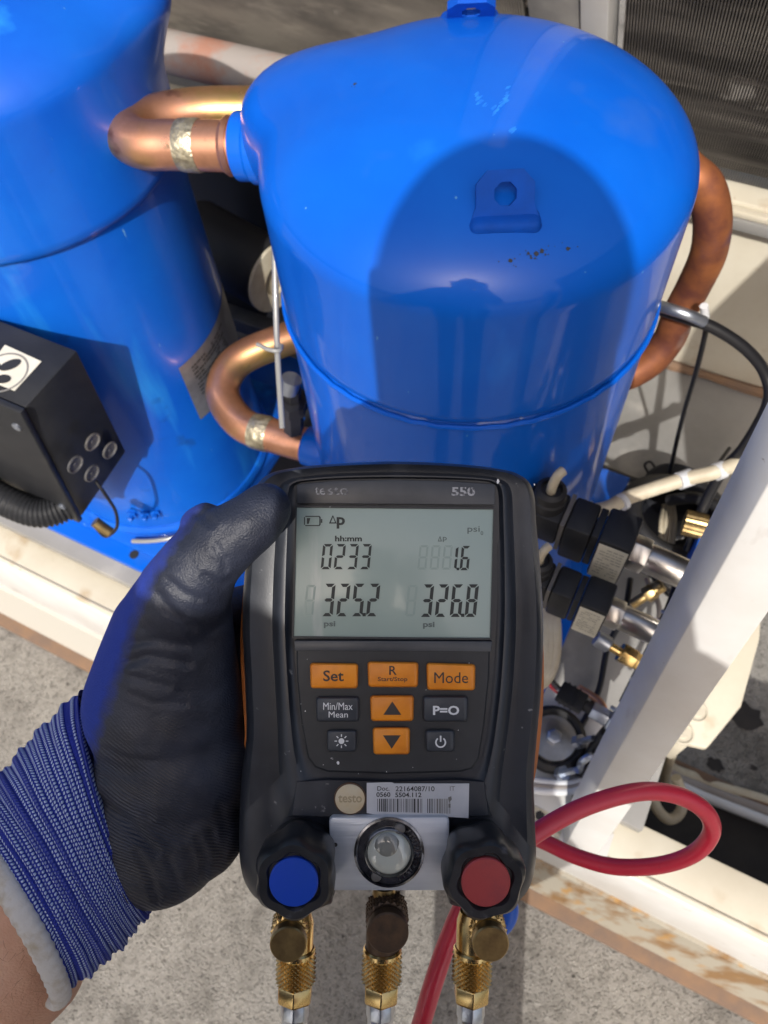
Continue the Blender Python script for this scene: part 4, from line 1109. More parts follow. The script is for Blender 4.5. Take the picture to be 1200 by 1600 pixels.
# keys
def key(x0, y0, x1, y1, m, sk=0.0):
    c_ = [(x0, y0), (x1, y0 + sk), (x1 - 0.5, y1), (x0 + 1, y1 - sk * .3)]
    ins = 2.2
    cx_, cy_ = (x0 + x1) / 2, (y0 + y1) / 2
    def rr(off, rad=5):
        out = []
        for (x, y), (ax, ay) in zip(c_, ((1, 1), (-1, 1), (-1, -1), (1, -1))):
            bx, by = x + ax * off, y + ay * off
            pts_ = []
            for i in range(5):
                a = PI / 2 * i / 4
                pts_.append((bx + ax * rad * (1 - math.sin(a)), by + ay * rad * (1 - math.cos(a))))
            if ax * ay < 0: pts_ = pts_[::-1]
            out += pts_[::-1]
        return out
    return obj('key', MB().loft([gl(rr(-1), 0.0002), gl(rr(0), 0.0018), gl(rr(0.8), 0.0026), gl(rr(2.6), 0.0030)]), m, ga, ang=40)
KH = 0.00308
dk = mat('dark key print', (0.045, 0.035, 0.03), 0.6)
k = key(485, 1036, 559, 1075, orange, 1); k['label'] = 'orange Set key'; gt('lettering', 'Set', 521, 1056, 32, 17, KH, dk, k, 0.015)
k = key(575, 1034, 653, 1073, orange, 1); k['label'] = 'orange R Start/Stop key'; gt('lettering', 'R', 614, 1047.5, 11.5, 14, KH, dk, k, 0.01); gt('lettering', 'Start/Stop', 613.5, 1062, 46, 8.5, KH, dk, k, 0.01)
k = key(667, 1036, 742, 1078, orange, 2); k['label'] = 'orange Mode key'; gt('lettering', 'Mode', 705, 1059, 53, 17, KH, dk, k, 0.0)
k = key(494, 1089, 561, 1127, keyblack); k['label'] = 'black Min/Max Mean key'; gt('lettering', 'Min/Max', 528, 1103.5, 46, 11.5, KH, printw, k, 0.0); gt('lettering', 'Mean', 528.5, 1116.5, 30, 9.5, KH, printw, k, 0.0)
k = key(579, 1087, 646, 1126, orange); k['label'] = 'orange up key'; flatpoly([[(599, 1117), (627, 1117), (613, 1096)]], KH, dk, 'arrow', k)
k = key(661, 1088, 731, 1127, keyblack); k['label'] = 'black P=O key'; gt('lettering', 'P=O', 697, 1110, 41, 14.5, KH, printw, k, 0.03)
k = key(511, 1141, 557, 1174, keyblack); k['label'] = 'black backlight key'
ic = [[(533.5 + 4.6 * math.cos(2 * PI * i / 16), 1158 + 4.6 * math.sin(2 * PI * i / 16)) for i in range(16)]]
for i in range(8):
    a = PI / 4 * i; dx, dy = math.cos(a), math.sin(a)
    ic.append([(533.5 + dx * 6.8 - dy * 0.8, 1158 + dy * 6.8 + dx * 0.8), (533.5 + dx * 6.8 + dy * 0.8, 1158 + dy * 6.8 - dx * 0.8), (533.5 + dx * 10.8 + dy * 0.8, 1158 + dy * 10.8 - dx * 0.8), (533.5 + dx * 10.8 - dy * 0.8, 1158 + dy * 10.8 + dx * 0.8)])
flatpoly(ic, KH, printw, 'sun_icon', k)
k = key(583, 1137, 640, 1178, orange); k['label'] = 'orange down key'; flatpoly([[(598.5, 1149), (612, 1170), (626, 1149)]], KH, dk, 'arrow', k)
k = key(665, 1141, 710, 1174, keyblack); k['label'] = 'worn black power key'
ic = []
n = 20
for i in range(n):
    a0_ = math.radians(-55 + 290 * i / n); a1_ = math.radians(-55 + 290 * (i + 1) / n)
    ic.append([(688.5 + math.cos(a) * r_, 1160 + math.sin(a) * r_) for a, r_ in ((a0_, 6.2), (a1_, 6.2), (a1_, 8.6), (a0_, 8.6))])
ic.append([(687.3, 1149.5), (689.7, 1149.5), (689.7, 1159), (687.3, 1159)])
flatpoly(ic, KH, printw, 'power_icon', k)
# specks of white paint on the face
mb = MB()
for (x, y, s) in ((528, 1192, 2.3), (604, 1206, 0.9), (477, 1111, 1.0), (470, 1100, 0.7), (733, 1036, 0.8), (560, 1209, .7), (505, 1195, .6), (645, 1199, .6), (835, 757, 1.5), (778, 752, 3.0), (480, 1030, .6), (716, 1141, .7), (470, 1205, .7)):
    mb.add([G(x + s * math.cos(a) * random.uniform(.5, 1.1), y + s * 1.4 * math.sin(a) * random.uniform(.6, 1.1), 0.0022 if x > 770 else 0.0010) for a in [2 * PI * i / 7 for i in range(7)]], [tuple(range(7))])
obj('paint_specks', mb, printw, ga, flat=True, kind='stuff')

# chin: label and badge
sl_ = mat('white sticker', (0.62, 0.62, 0.63), 0.42, col2=(0.52, 0.52, 0.54), nscale=50, bump=0.2, bscale=300, bdist=0.0003)
hb = 0.0012
# the chin plate under the keypad that carries the label
obj('chin_plate', MB().loft([gl([(455, 1216), (512, 1212), (612, 1218), (716, 1212), (765, 1216), (772, 1277), (700, 1279), (520, 1279), (448, 1277)], -0.004), gl([(464, 1222), (514, 1219), (612, 1222), (714, 1219), (756, 1222), (763, 1274), (700, 1276), (520, 1276), (457, 1274)], 0.0017)]), shellm, ga, ang=60)
stc = obj('label_sticker', MB().prism(gl([(573, 1223), (612, 1222), (616, 1224), (733, 1224), (732, 1278), (700, 1276), (614, 1274), (605, 1276), (573, 1270)], 0.0018), CZ * 0.0002), sl_, ga, flat=True)
hk = 0.00206
gt('lettering', 'Doc.', 599, 1232, 19, 7, hk, inkm, stc, 0.01)
gt('lettering', '22164087/10', 648.5, 1232.5, 61, 8, hk, inkm, stc, 0.01)
gt('lettering', 'IT', 707, 1232, 8, 7, hk, inkgrey, stc)
gt('lettering', '0560', 599, 1241.5, 22, 7.5, hk, inkm, stc, 0.02)
gt('lettering', '5504.112', 638, 1242, 41, 7.5, hk, inkm, stc, 0.02)
bars = []
x = 589.5
random.seed(21)
while x < 703:
    w_ = random.choice((0.7, 0.8, 1.1, 1.6, 2.2))
    if not (628 < x < 630 or 659 < x < 667): bars.append([(x, 1248), (x + w_, 1248), (x + w_, 1268 + (x - 590) * 0.03), (x, 1268 + (x - 590) * 0.03)])
    x += w_ + random.choice((0.8, 1.0, 1.5, 2.0))
flatpoly([b for b in bars if b[0][0] < 680], hk, inkm, 'barcode', stc)
flatpoly([b for b in bars if b[0][0] >= 680], hk, inkgrey, 'barcode', stc)
flatpoly([[(700, 1246), (705, 1244), (706, 1249), (702, 1254)], [(701, 1256), (704, 1256), (704, 1262), (701, 1262)]], hk, inkgrey, 'smudge', stc)
bdg = obj('round_badge', MB().lathe([(0.0054, 0), (0.0054, 0.0010), (0.0048, 0.0013)], G(547, 1247, 0.0016), CZ, 40), mat('aged cream badge', (0.62, 0.48, 0.28), 0.5, col2=(0.66, 0.58, 0.42), nscale=90), ga)
obj('badge_rim', MB().lathe([(0.0059, 0.0), (0.0059, 0.0007), (0.0055, 0.0008)], G(547, 1247, 0.0016), CZ, 40), mat('burnt rim', (0.10, 0.05, 0.025), 0.6), ga)
gt('lettering', 'testo', 547, 1248, 37, 12, 0.00296, mat('badge print', (0.42, 0.33, 0.20), 0.5), bdg, 0.02)

# metal block and sight glass
def alu(m, nt, b, mp, cur):
    b.inputs['Anisotropic'].default_value = 0.6
alum = mat('brushed aluminium', (0.50, 0.53, 0.57), 0.42, 0.40, col2=(0.74, 0.77, 0.82), nscale=60, bump=0.5, bscale=1200, stretch=(0.05, 1.0, 1.0), bdist=0.0002, detail=8)
bl = obj('valve_block', MB().prism(gl([(514, 1282), (519, 1277), (697, 1277), (702, 1282), (702, 1392), (517, 1392)], 0.0045), -CZ * 0.0265), alum, ga, bevel=0.0006)
c0 = G(608, 1331, 0.0046)
sg = obj('sight_glass', MB().lathe([(0.0127, 0), (0.0127, 0.0007), (0.0119, 0.0009), (0.0116, 0.0002), (0.0092, 0.0002), (0.0089, 0.0014), (0.0085, 0.0016), (0.0080, 0.0004)], c0, CZ, 64, True, True), mat('dark nickel', (0.30, 0.31, 0.33), 0.22, 1.0, col2=(0.06, 0.06, 0.07), nscale=160), ga)
sub('glass', MB().lathe([(0.0080, 0.0002), (0.0078, 0.0008), (0.0066, 0.0017), (0.0040, 0.0024), (0.0004, 0.0026)], c0, CZ, 40), mat('milky glass', (0.55, 0.58, 0.52), 0.10, coat=1.0, spec=0.8), sg, ga)
sub('glass_pupil', MB().lathe([(0.0046, 0.0019), (0.0036, 0.0026), (0.0015, 0.0029), (0.0003, 0.0029)], G(605, 1318, 0.0046), CZ, 30), mat('grey glass core', (0.24, 0.245, 0.22), 0.12, coat=1.0), sg, ga)  # darker grey disc set high in the sight glass
for k in range(14):
    a = math.radians(-40 + 9.5 * k) - PI / 2 + 0.9
    q = c0 + (CX * math.cos(a) + CY * math.sin(a)) * 0.0100 + CZ * 0.0004
    t_ = (CX * -math.sin(a) + CY * math.cos(a)); r_ = (CX * math.cos(a) + CY * math.sin(a))
    mb = MB().box(q - t_ * 0.0004 - r_ * 0.0009, t_ * 0.0006, r_ * 0.0018, CZ * 0.0005)
    if k % 2: mb.box(q + t_ * 0.0003 - r_ * (0.0009 if k % 4 == 1 else -0.0003), t_ * 0.0005, r_ * 0.0006, CZ * 0.0005)
    sub('embossed_mark', mb, MATS['dark nickel'], sg, ga)
for (x, y) in ((625, 1294), (588, 1368)):
    sub('notch', MB().lathe([(0.0019, 0), (0.0019, 0.0009), (0.001, 0.0014)], G(x, y, 0.0047), CZ, 14), darkgrey, sg, ga)
sub('screw_hole', MB().lathe([(0.0008, 0), (0.0007, 0.0002)], G(524, 1320, 0.0045), CZ, 10), inkm, bl, ga)

# knobs
knobm = mat('black knob plastic', (0.014, 0.015, 0.018), 0.33, col2=(0.026, 0.028, 0.032), nscale=120, bump=0.08, bscale=1500, bdist=0.0003,
            extra=overlay((0.10, 0.10, 0.11), 140, 0.64, 0.78, None, 3))
def knob(px, py, capm, label, rot):
    hk_ = 0.024
    top_ = G(px, py, hk_)
    base_ = top_ - CZ * 0.030
    # the knob's own axis stands on the face, so it is built along CZ
    def rad(a, h):
        s = 0.5 + 0.5 * math.cos(6 * (a - rot))
        dip = 0.11 * (1 - s) ** 1.2 * min(1, max(0, (h - 0.004) / 0.006))
        return 1 - dip
    kb = obj('valve_knob', MB().lathe([(0.0115, 0.0), (0.0118, 0.010), (0.0140, 0.0125), (0.0144, 0.016), (0.0145, 0.026), (0.0139, 0.0288), (0.0125, 0.0302), (0.0100, 0.0300), (0.0094, 0.0292), (0.0092, 0.0286)], base_, CZ, 96, rad=lambda a, h: rad(a, h) if h < 0.0301 else 1 - (1 - rad(a, h)) * 0.55, up=CX), knobm, ga, ang=38)
    kb['label'] = label
    sub('cap_disc', MB().lathe([(0.0083, 0.0280), (0.0083, 0.0302), (0.0079, 0.0306), (0.0002, 0.0307)], base_, CZ, 56), capm, kb, ga)
capb = mat('blue cap', (0.004, 0.055, 0.50), 0.35, col2=(0.005, 0.06, 0.45), nscale=90)
capr = mat('red cap', (0.42, 0.055, 0.055), 0.38, col2=(0.34, 0.05, 0.055), nscale=120, contrast=(0.5, 0.7))
knob(459, 1378, capb, 'left black knob with a blue cap', 0.55)
knob(759, 1378, capr, 'right black knob with a red cap', 0.25)

# ================================================================== COUPLINGS ON THE GAUGE
def knurl(o_, ax, r, L_, n=36, rows=10, depth=0.0006, m=None):
    ax = Vector(ax).normalized(); u = ax.orthogonal().normalized(); v = ax.cross(u); loops = []
    loops.append([o_ + (u * math.cos(2 * PI * j / n) + v * math.sin(2 * PI * j / n)) * (r - depth * 1.5) for j in range(n)])
    for i in range(rows + 1):
        loops.append([o_ + ax * (0.0004 + (L_ - 0.0008) * i / rows) + (u * math.cos(2 * PI * (j) / n) + v * math.sin(2 * PI * (j) / n)) * (r + (depth if (i + j) % 2 else -depth)) for j in range(n)])
    loops.append([o_ + ax * L_ + (u * math.cos(2 * PI * j / n) + v * math.sin(2 * PI * j / n)) * (r - depth * 1.5) for j in range(n)])
    m_ = MB().loft(loops)
    out = []
    for f in m_.f:                       # split every facet along its low diagonal so that the high points become pyramids
        if len(f) == 4 and min(f) >= n and max(f) < n * (rows + 2):
            hi = [((i // n - 1) + (i % n)) % 2 for i in f]
            if hi[0] == 1 and hi[2] == 1: out += [(f[0], f[1], f[3]), (f[1], f[2], f[3])]
            else: out += [(f[0], f[1], f[2]), (f[0], f[2], f[3])]
        else: out.append(f)
    m_.f = out
    return m_
def coupling(px, capx, capy, caprad, label, dark, hosem, tilt, hoselab, end):
    dd = D0 + 0.010                       # depth of the coupling's axis
    A = lambda x, y, off=0.0: C(x, y, dd - off)
    s_ = dd / F
    ax = (A(px + tilt, 1600) - A(px, 1400)).normalized()
    q = lambda y: A(px + tilt * (y - 1400) / 200, y)
    t = thing('hose_coupling', label, 'hose coupling', q(1400), 'brass couplings under the gauge')
    cm = brass_dark if dark else brass
    obj('stub', MB().cyl(q(1385), q(1424), 0.0044, 24), brass_old, t)
    y0 = 1418
    ofs = capx - px
    # slanted core depressor: a knurled barrel from the stub toward the viewer, closed by a round cap
    ca = A(capx - ofs * 0.35, capy - 42, -0.002); cb = A(capx, capy, 0.016)
    d = (cb - ca).normalized()
    obj('depressor_barrel', knurl(ca, d, caprad * s_ * 1.02, (cb - ca).length * 0.62, 36, 8, 0.00045), cm, t, flat=True)
    cp = obj('depressor_cap', MB().lathe([(caprad * s_ * 0.82, (cb - ca).length * 0.60), (caprad * s_ * 0.84, (cb - ca).length * 0.72), (caprad * s_ * 0.97, (cb - ca).length * 0.74), (caprad * s_, (cb - ca).length * 0.77), (caprad * s_, (cb - ca).length * 0.97), (caprad * s_ * 0.93, (cb - ca).length), (0.0003, (cb - ca).length * 1.0)], ca, d, 44), brass_dark if dark else brass_old, t, ang=30)
    obj('neck', MB().lathe([(0.0052, 0), (0.0064, 0.004), (0.0064, 0.017)], q(1424), ax, 24), brass_dark if dark else brass, t)
    n0 = 1486
    nl = (q(1534) - q(n0)).length
    obj('knurled_nut', knurl(q(n0), ax, 29.5 * s_, nl, 44, 12, 0.00055), brass, t, flat=True)
    obj('nut_collar', MB().lathe([(27.5 * s_, 0), (30 * s_, 0.0007), (30 * s_, 0.0022), (28 * s_, 0.0028)], q(1480), ax, 40), brass, t)
    obj('hex_nut', MB().lathe([(29 * s_, 0), (29 * s_, 0.0062), (25 * s_, 0.0070)], q(1535), ax, 6, up=CZ), brass, t, bevel=0.0005)
    fr = q(1562)
    lp = [(20 * s_, -0.002), (22.5 * s_, 0.0005), (22.5 * s_, 0.006), (20.5 * s_, 0.0068), (20.5 * s_, 0.0105), (22 * s_, 0.0112), (22 * s_, 0.016), (20.5 * s_, 0.0168), (20.5 * s_, 0.022), (22 * s_, 0.0228), (22 * s_, 0.030)]
    obj('ferrule', MB().lathe(lp, fr, ax, 8, up=CX), chrome, t, bevel=0.0004)
    hs = [fr + ax * 0.026, fr + ax * 0.06, fr + ax * 0.10] + [Vector(e) for e in end]
    tag(obj('charging_hose', MB().tube(smooth(hs, 8), 0.0054, 18), hosem), hoselab, 'hose')
    return t
coupling(465, 450, 1477, 27, 'left brass coupling with a bright brass cap, under the blue knob', False, bluerub, -5, 'blue charging hose hanging from the left brass coupling',
         [C(430, 2150, 0.42), C(380, 2700, 0.6)])
coupling(600, 606, 1459, 31, 'middle brass coupling with a dark tarnished cap, under the sight glass', True, mat('yellow rubber', (0.60, 0.42, 0.03), 0.4), -6, 'yellow charging hose hanging from the middle coupling',
         [C(590, 2200, 0.42), C(600, 2800, 0.6)])
coupling(741, 767, 1476, 27, 'right brass coupling with a brass cap turned to the right, under the red knob', False, redhose, -6, 'red charging hose hanging from the right brass coupling',
         [C(720, 2150, 0.40), C(600, 2800, 0.50)])
cable('red_hose', 'red hose looping out to the right of the gauge and over the white rail', [C(560, 2000, 0.40), C(600, 1780, 0.38), C(652, 1620, 0.365), C(676, 1540, 0.36), C(700, 1470, 0.36), C(730, 1405, 0.36), C(780, 1345, 0.365), C(850, 1294, 0.37), C(920, 1258, 0.375), C(1000, 1237, 0.38), C(1060, 1243, 0.385), C(1102, 1268, 0.39), C(1112, 1300, 0.40), C(1085, 1333, 0.41),
      C(1030, 1352, 0.42), C(960, 1354, 0.43), C(900, 1338, 0.44), C(850, 1315, 0.45), C(790, 1290, 0.47), C(720, 1285, 0.50)], 0.0045, redhose, 10, 'hose', n=20)
cable('blue_hose', 'short piece of blue hose seen just under the red knob', [C(740, 1350, 0.40), C(775, 1385, 0.39), C(795, 1415, 0.385), C(790, 1440, 0.385), C(765, 1470, 0.39), C(745, 1540, 0.41), C(735, 1600, 0.45), C(640, 1900, 0.6)], 0.0046, bluerub, 8, 'hose', n=16)

# ================================================================== THE PHOTOGRAPHER
FD = Vector((-0.50, 0.866, 0)).normalized()      # facing direction
LD = Vector((-FD.y, FD.x, 0))                     # the person's left
BC = P(0.095, -0.345, 0)                          # body axis
HC = P(0.104, -0.266, 0.278)                      # centre of the head
per = thing('person', 'person in a black and blue knitted work glove holding the gauge in the left hand', 'person', P(BC.x, BC.y, ZG))
skin = mat('skin', (0.62, 0.37, 0.26), 0.5, col2=(0.54, 0.29, 0.19), nscale=45, bump=0.6, bscale=900, bdist=0.0008, sss=0.15, extra=overlay((0.46, 0.22, 0.14), 200, 0.64, 0.76))
cloth = mat('navy work cloth', (0.03, 0.04, 0.08), 0.9)
cloth2 = mat('dark trousers', (0.03, 0.03, 0.035), 0.9)
def caps(mb, pts, n=14, m=10, step=0.4, flatd=None):
    """chain of overlapping spheres along tapered segments; pts = (point, radius)"""
    for (a, ra_), (b, rb_) in zip(pts[:-1], pts[1:]):
        L_ = (b - a).length; k_ = max(1, int(L_ / (min(ra_, rb_) * step)))
        for i in range(k_ + 1):
            t = i / k_; r = ra_ + (rb_ - ra_) * t; c_ = a.lerp(b, t)
            if flatd:
                mb.sphere(c_, r, n, m, ax=(CX * r, CY * r, CZ * r * flatd))
            else:
                mb.sphere(c_, r, n, m)
    return mb
BZ = lambda f, l, z: P(BC.x, BC.y, z) + FD * f + LD * l
def ell(mb, c_, rf, rl, rz):
    return mb.sphere(c_, 1, 22, 16, ax=(FD * rf, LD * rl, Vector((0, 0, rz))))
# the left arm: shoulder, elbow, wrist inside the cuff
wr = C(95, 1335, 0.325)
arm_a = C(20, 1500, 0.345)
sh = BZ(0.03, 0.155, 0.085)
el = C(-420, 1720, 0.46)
fore = [(el, 0.046), (C(-200, 1630, 0.40), 0.046), (C(-60, 1540, 0.36), 0.040), (arm_a, 0.034), (wr, 0.024)]
body = MB()
ell(body, HC, 0.088, 0.069, 0.108)
ell(body, HC + FD * 0.028 - Vector((0, 0, 0.05)), 0.070, 0.058, 0.075)
body.sphere(HC + FD * 0.100 - Vector((0, 0, 0.012)), 0.013, 10, 8)          # nose
body.sphere(HC + FD * 0.094 - Vector((0, 0, 0.022)), 0.015, 10, 8)
for s_ in (-1, 1):
    ell(body, HC + LD * s_ * 0.068 - FD * 0.008 - Vector((0, 0, 0.01)), 0.016, 0.008, 0.028)
caps(body, [(HC - FD * 0.02 - Vector((0, 0, 0.09)), 0.056), (BZ(0, 0, 0.10), 0.060)])
caps(body, [(sh, 0.050), (el, 0.044)])
caps(body, fore)
# right arm up to the phone
rs = BZ(0.0, -0.145, 0.0); re_ = BZ(0.06, -0.20, -0.24); rw = EYE + CZ * 0.06 + CX * 0.055 - CY * 0.115
caps(body, [(rs, 0.050), (re_, 0.042), (rw, 0.029)])
pc = EYE + CZ * 0.030 + CX * 0.045 - CY * 0.035
caps(body, [(rw, 0.029), (pc + CZ * 0.02, 0.032)])
for k in range(4):
    b0_ = pc + CZ * 0.022 + CY * (0.030 - 0.020 * k)
    caps(body, [(b0_ + CX * 0.004, 0.010), (b0_ - CX * 0.006 - CZ * 0.010, 0.0085), (b0_ - CX * 0.020 - CZ * 0.010, 0.0075)], step=0.5)
caps(body, [(pc + CZ * 0.03, 0.012), (pc + CZ * 0.012 - CX * 0.02 - CY * 0.02, 0.010), (pc + CZ * 0.010 - CX * 0.045 - CY * 0.005, 0.009)], step=0.5)
# trunk and legs
for z, rf, rl in ((0.03, 0.10, 0.165), (-0.06, 0.115, 0.170), (-0.16, 0.115, 0.160), (-0.27, 0.11, 0.150), (-0.37, 0.115, 0.160), (-0.45, 0.115, 0.165)):
    ell(body, BZ(0, 0, z), rf, rl * 0.9, 0.085)
for s_ in (-1, 1):
    caps(body, [(BZ(0, 0.085 * s_, -0.45), 0.085), (BZ(0.015, 0.095 * s_, -0.86), 0.058), (BZ(-0.01, 0.10 * s_, -1.24), 0.040)])
    caps(body, [(BZ(-0.04, 0.10 * s_, -1.285), 0.036), (BZ(0.10, 0.115 * s_, -1.295), 0.030)])
bmesh_body = remesh(body, 0.0062, 8, 0.6)
obj('body', bmesh_body, skin, per, ang=180)
hm_ = MB()
for _ in range(34):
    px, py = random.uniform(-10, 80), random.uniform(1440, 1600)
    v_ = (C(px, py, 1) - EYE); best = None
    for (a_, ra_), (b_, rb_) in zip(fore[1:-1], fore[2:]):
        for i_ in range(12):
            cc = a_.lerp(b_, i_ / 11); rr_ = ra_ + (rb_ - ra_) * i_ / 11
            oc = EYE - cc; A__ = v_.dot(v_); B__ = 2 * v_.dot(oc); C__ = oc.dot(oc) - (rr_ * 0.985) ** 2
            dsc = B__ * B__ - 4 * A__ * C__
            if dsc > 0:
                t_ = (-B__ - math.sqrt(dsc)) / (2 * A__)
                if best is None or t_ < best[0]: best = (t_, (EYE + v_ * t_ - cc).normalized())
    if best:
        q = EYE + v_ * best[0]; nn = best[1]
        d_ = (CY * random.uniform(-.9, -.2) + CX * random.uniform(-.6, .6)); d_ = (d_ - nn * d_.dot(nn)).normalized()
        hm_.tube([q, q + d_ * 0.002 + nn * 0.0006, q + d_ * 0.0045 + nn * 0.0007], [0.00006, 0.00005, 0.00002], 3)
obj('arm_hair', hm_, mat('arm hair', (0.16, 0.08, 0.05), 0.6), per, kind='stuff')
sh_ = MB()
for z, rf, rl in ((0.04, 0.105, 0.175), (-0.06, 0.128, 0.185), (-0.16, 0.128, 0.175), (-0.27, 0.124, 0.165), (-0.40, 0.130, 0.178)):
    ell(sh_, BZ(0, 0, z), rf, rl * 0.9, 0.09)
caps(sh_, [(BZ(0.0, 0.03, 0.10), 0.065), (BZ(0.017, 0.085, 0.125), 0.066), (sh, 0.064)])
caps(sh_, [(sh, 0.062), (sh.lerp(el, 0.62), 0.060)])
caps(sh_, [(rs, 0.062), (rs.lerp(re_, 0.8), 0.056)])
obj('shirt', remesh(sh_, 0.012, 5), cloth, per, ang=180)
tr = MB()
ell(tr, BZ(0, 0, -0.45), 0.128, 0.178, 0.09)
for s_ in (-1, 1):
    caps(tr, [(BZ(0, 0.085 * s_, -0.47), 0.096), (BZ(0.015, 0.095 * s_, -0.86), 0.075), (BZ(-0.01, 0.10 * s_, -1.22), 0.062)])
obj('trousers', remesh(tr, 0.012, 5), cloth2, per, ang=180)
for s_ in (-1, 1):
    shm = MB()
    caps(shm, [(BZ(-0.045, 0.10 * s_, -1.283), 0.044), (BZ(0.115, 0.115 * s_, -1.292), 0.036)])
    obj('shoe', remesh(shm, 0.01, 3), rubber, per, ang=180)
hr = MB()
ell(hr, HC - FD * 0.012 + Vector((0, 0, 0.018)), 0.090, 0.073, 0.100)
obj('hair', remesh(hr, 0.01, 2), mat('dark hair', (0.02, 0.014, 0.01), 0.6), per, ang=180)
ph = thing('phone', 'black phone that takes the picture, held in the right hand', 'phone', None, mtx=Matrix.Translation(EYE + CZ * 0.012) @ R.to_4x4())
obj('phone_body', MB().box(EYE + CZ * 0.008 - CX * 0.0765 - CY * 0.135, (CX - CY * 0.087) * 0.0775, (CY + CX * 0.087) * 0.155, CZ * 0.008), black, ph, bevel=0.003)
obj('lens_ring', MB().lathe([(0.0085, 0), (0.0085, 0.003), (0.0070, 0.003)], EYE + CZ * 0.0079 - CX * 0.0, -CZ, 24, cap1=False), darkgrey, ph)

# the gloved hand
def S(px, py, d, r):                      # sphere centre and radius in pixels at that depth
    return (C(px, py, d), r * d / F)
hand = MB()
# palm: flattened masses
for (px, py, d, rx, ry, fd, ro) in ((262, 1010, .300, 96, 110, .020, 0), (262, 1100, .306, 122, 120, .024, 0), (275, 1190, .308, 126, 120, .025, 0), (262, 1270, .312, 125, 120, .024, 0), (235, 1310, .316, 120, 105, .025, 0),
                                   (300, 1285, .312, 88, 92, .020, 0), (165, 1275, .320, 100, 145, .026, 0.45), (130, 1310, .323, 60, 130, .024, 0.5), (320, 1130, .318, 70, 150, .018, 0)):
    s__ = d / F
    ux = (CX * math.cos(ro) - CY * math.sin(ro)); uy = (CX * math.sin(ro) + CY * math.cos(ro))
    hand.sphere(C(px, py, d), 1, 26, 18, ax=(ux * rx * s__, uy * ry * s__, CZ * fd))
caps(hand, [S(415, 795, .2635, 43), S(396, 815, .2635, 48), S(352, 845, .266, 55), S(312, 882, .270, 62), S(287, 930, .280, 74)], 20, 14, 0.22)
caps(hand, [S(287, 930, .282, 74), S(272, 985, .290, 94), S(262, 1040, .297, 110), S(256, 1105, .303, 127)], 24, 16, 0.15, flatd=0.72)
# wrinkle swellings
caps(hand, [S(300, 815, .272, 22), S(322, 800, .270, 20)], 12, 8)
# fingers wrap behind the gauge
for k, (y, ln) in enumerate(((940, 0.9), (1020, 1.0), (1105, 0.97), (1185, 0.82))):
    z0_ = 0.345
    caps(hand, [(C(330, y + 30, 0.330), 0.0125), (C(395, y + 10, 0.342), 0.0115), (C(395 + 130 * ln, y, 0.345), 0.0105), (C(395 + 230 * ln, y - 4, 0.343), 0.0098), (C(395 + 300 * ln, y - 6, 0.3405), 0.0088)], 12, 8, 0.35)
hm = remesh(hand, 0.00125, 26, 0.65)
# pixel-plane coordinates of a world point, used for zones and creases of the glove (stored on the mesh)
def uv(p):
    c_ = M3.transposed() @ (p - EYE)
    return c_.x / c_.z * F + 600, c_.y / c_.z * F + 800
def sdist(x, y, line):
    """signed distance to a polyline; positive on its right side going down"""
    best = 1e9; sg_ = 1
    for (x0, y0), (x1, y1) in zip(line[:-1], line[1:]):
        dx, dy = x1 - x0, y1 - y0; l2 = dx * dx + dy * dy
        t = max(0, min(1, ((x - x0) * dx + (y - y0) * dy) / l2))
        qx, qy = x0 + dx * t, y0 + dy * t
        d = math.hypot(x - qx, y - qy)
        if d < best:
            best = d; sg_ = -1 if (dx * (y - y0) - dy * (x - x0)) > 0 else 1
    return best * sg_
coatline = [(334, 757), (300, 805), (270, 850), (238, 905), (216, 955), (200, 1000), (186, 1045), (164, 1110), (147, 1160), (126, 1240)]
creases = [([(262, 905), (285, 925), (310, 935)], 6, 0.0007), ([(320, 900), (345, 915), (362, 905)], 6, 0.0007), ([(300, 975), (330, 985), (352, 975)], 6, 0.0008), ([(335, 850), (350, 872), (352, 892)], 5, 0.0005), ([(205, 1085), (240, 1098), (290, 1100)], 5, 0.0004), ([(160, 1170), (200, 1185), (245, 1190)], 5, 0.0004), ([(165, 1215), (205, 1240), (235, 1275)], 6, 0.0006), ([(215, 1330), (235, 1370), (245, 1405)], 6, 0.0007), ([(262, 1345), (275, 1375), (280, 1400)], 6, 0.0005),
           ([(248, 930), (262, 950), (285, 968), (300, 985)], 7, 0.0010), ([(190, 1040), (230, 1025), (262, 1030), (295, 1036)], 7, 0.0007), ([(185, 1052), (220, 1062), (262, 1072)], 6, 0.0006), ([(205, 1005), (250, 1000), (290, 1008)], 6, 0.0005),
           ([(282, 805), (300, 800), (318, 806), (330, 818)], 6, 0.0006), ([(140, 1235), (175, 1265), (205, 1290), (240, 1330)], 7, 0.0009), ([(330, 1300), (340, 1330), (338, 1360)], 7, 0.0008), ([(310, 1310), (322, 1340), (318, 1372)], 6, 0.0006), ([(292, 1330), (302, 1352), (300, 1378)], 6, 0.0005), ([(345, 1260), (352, 1300), (348, 1350)], 6, 0.0006)]
zone = []; ribs = []; rmask = []
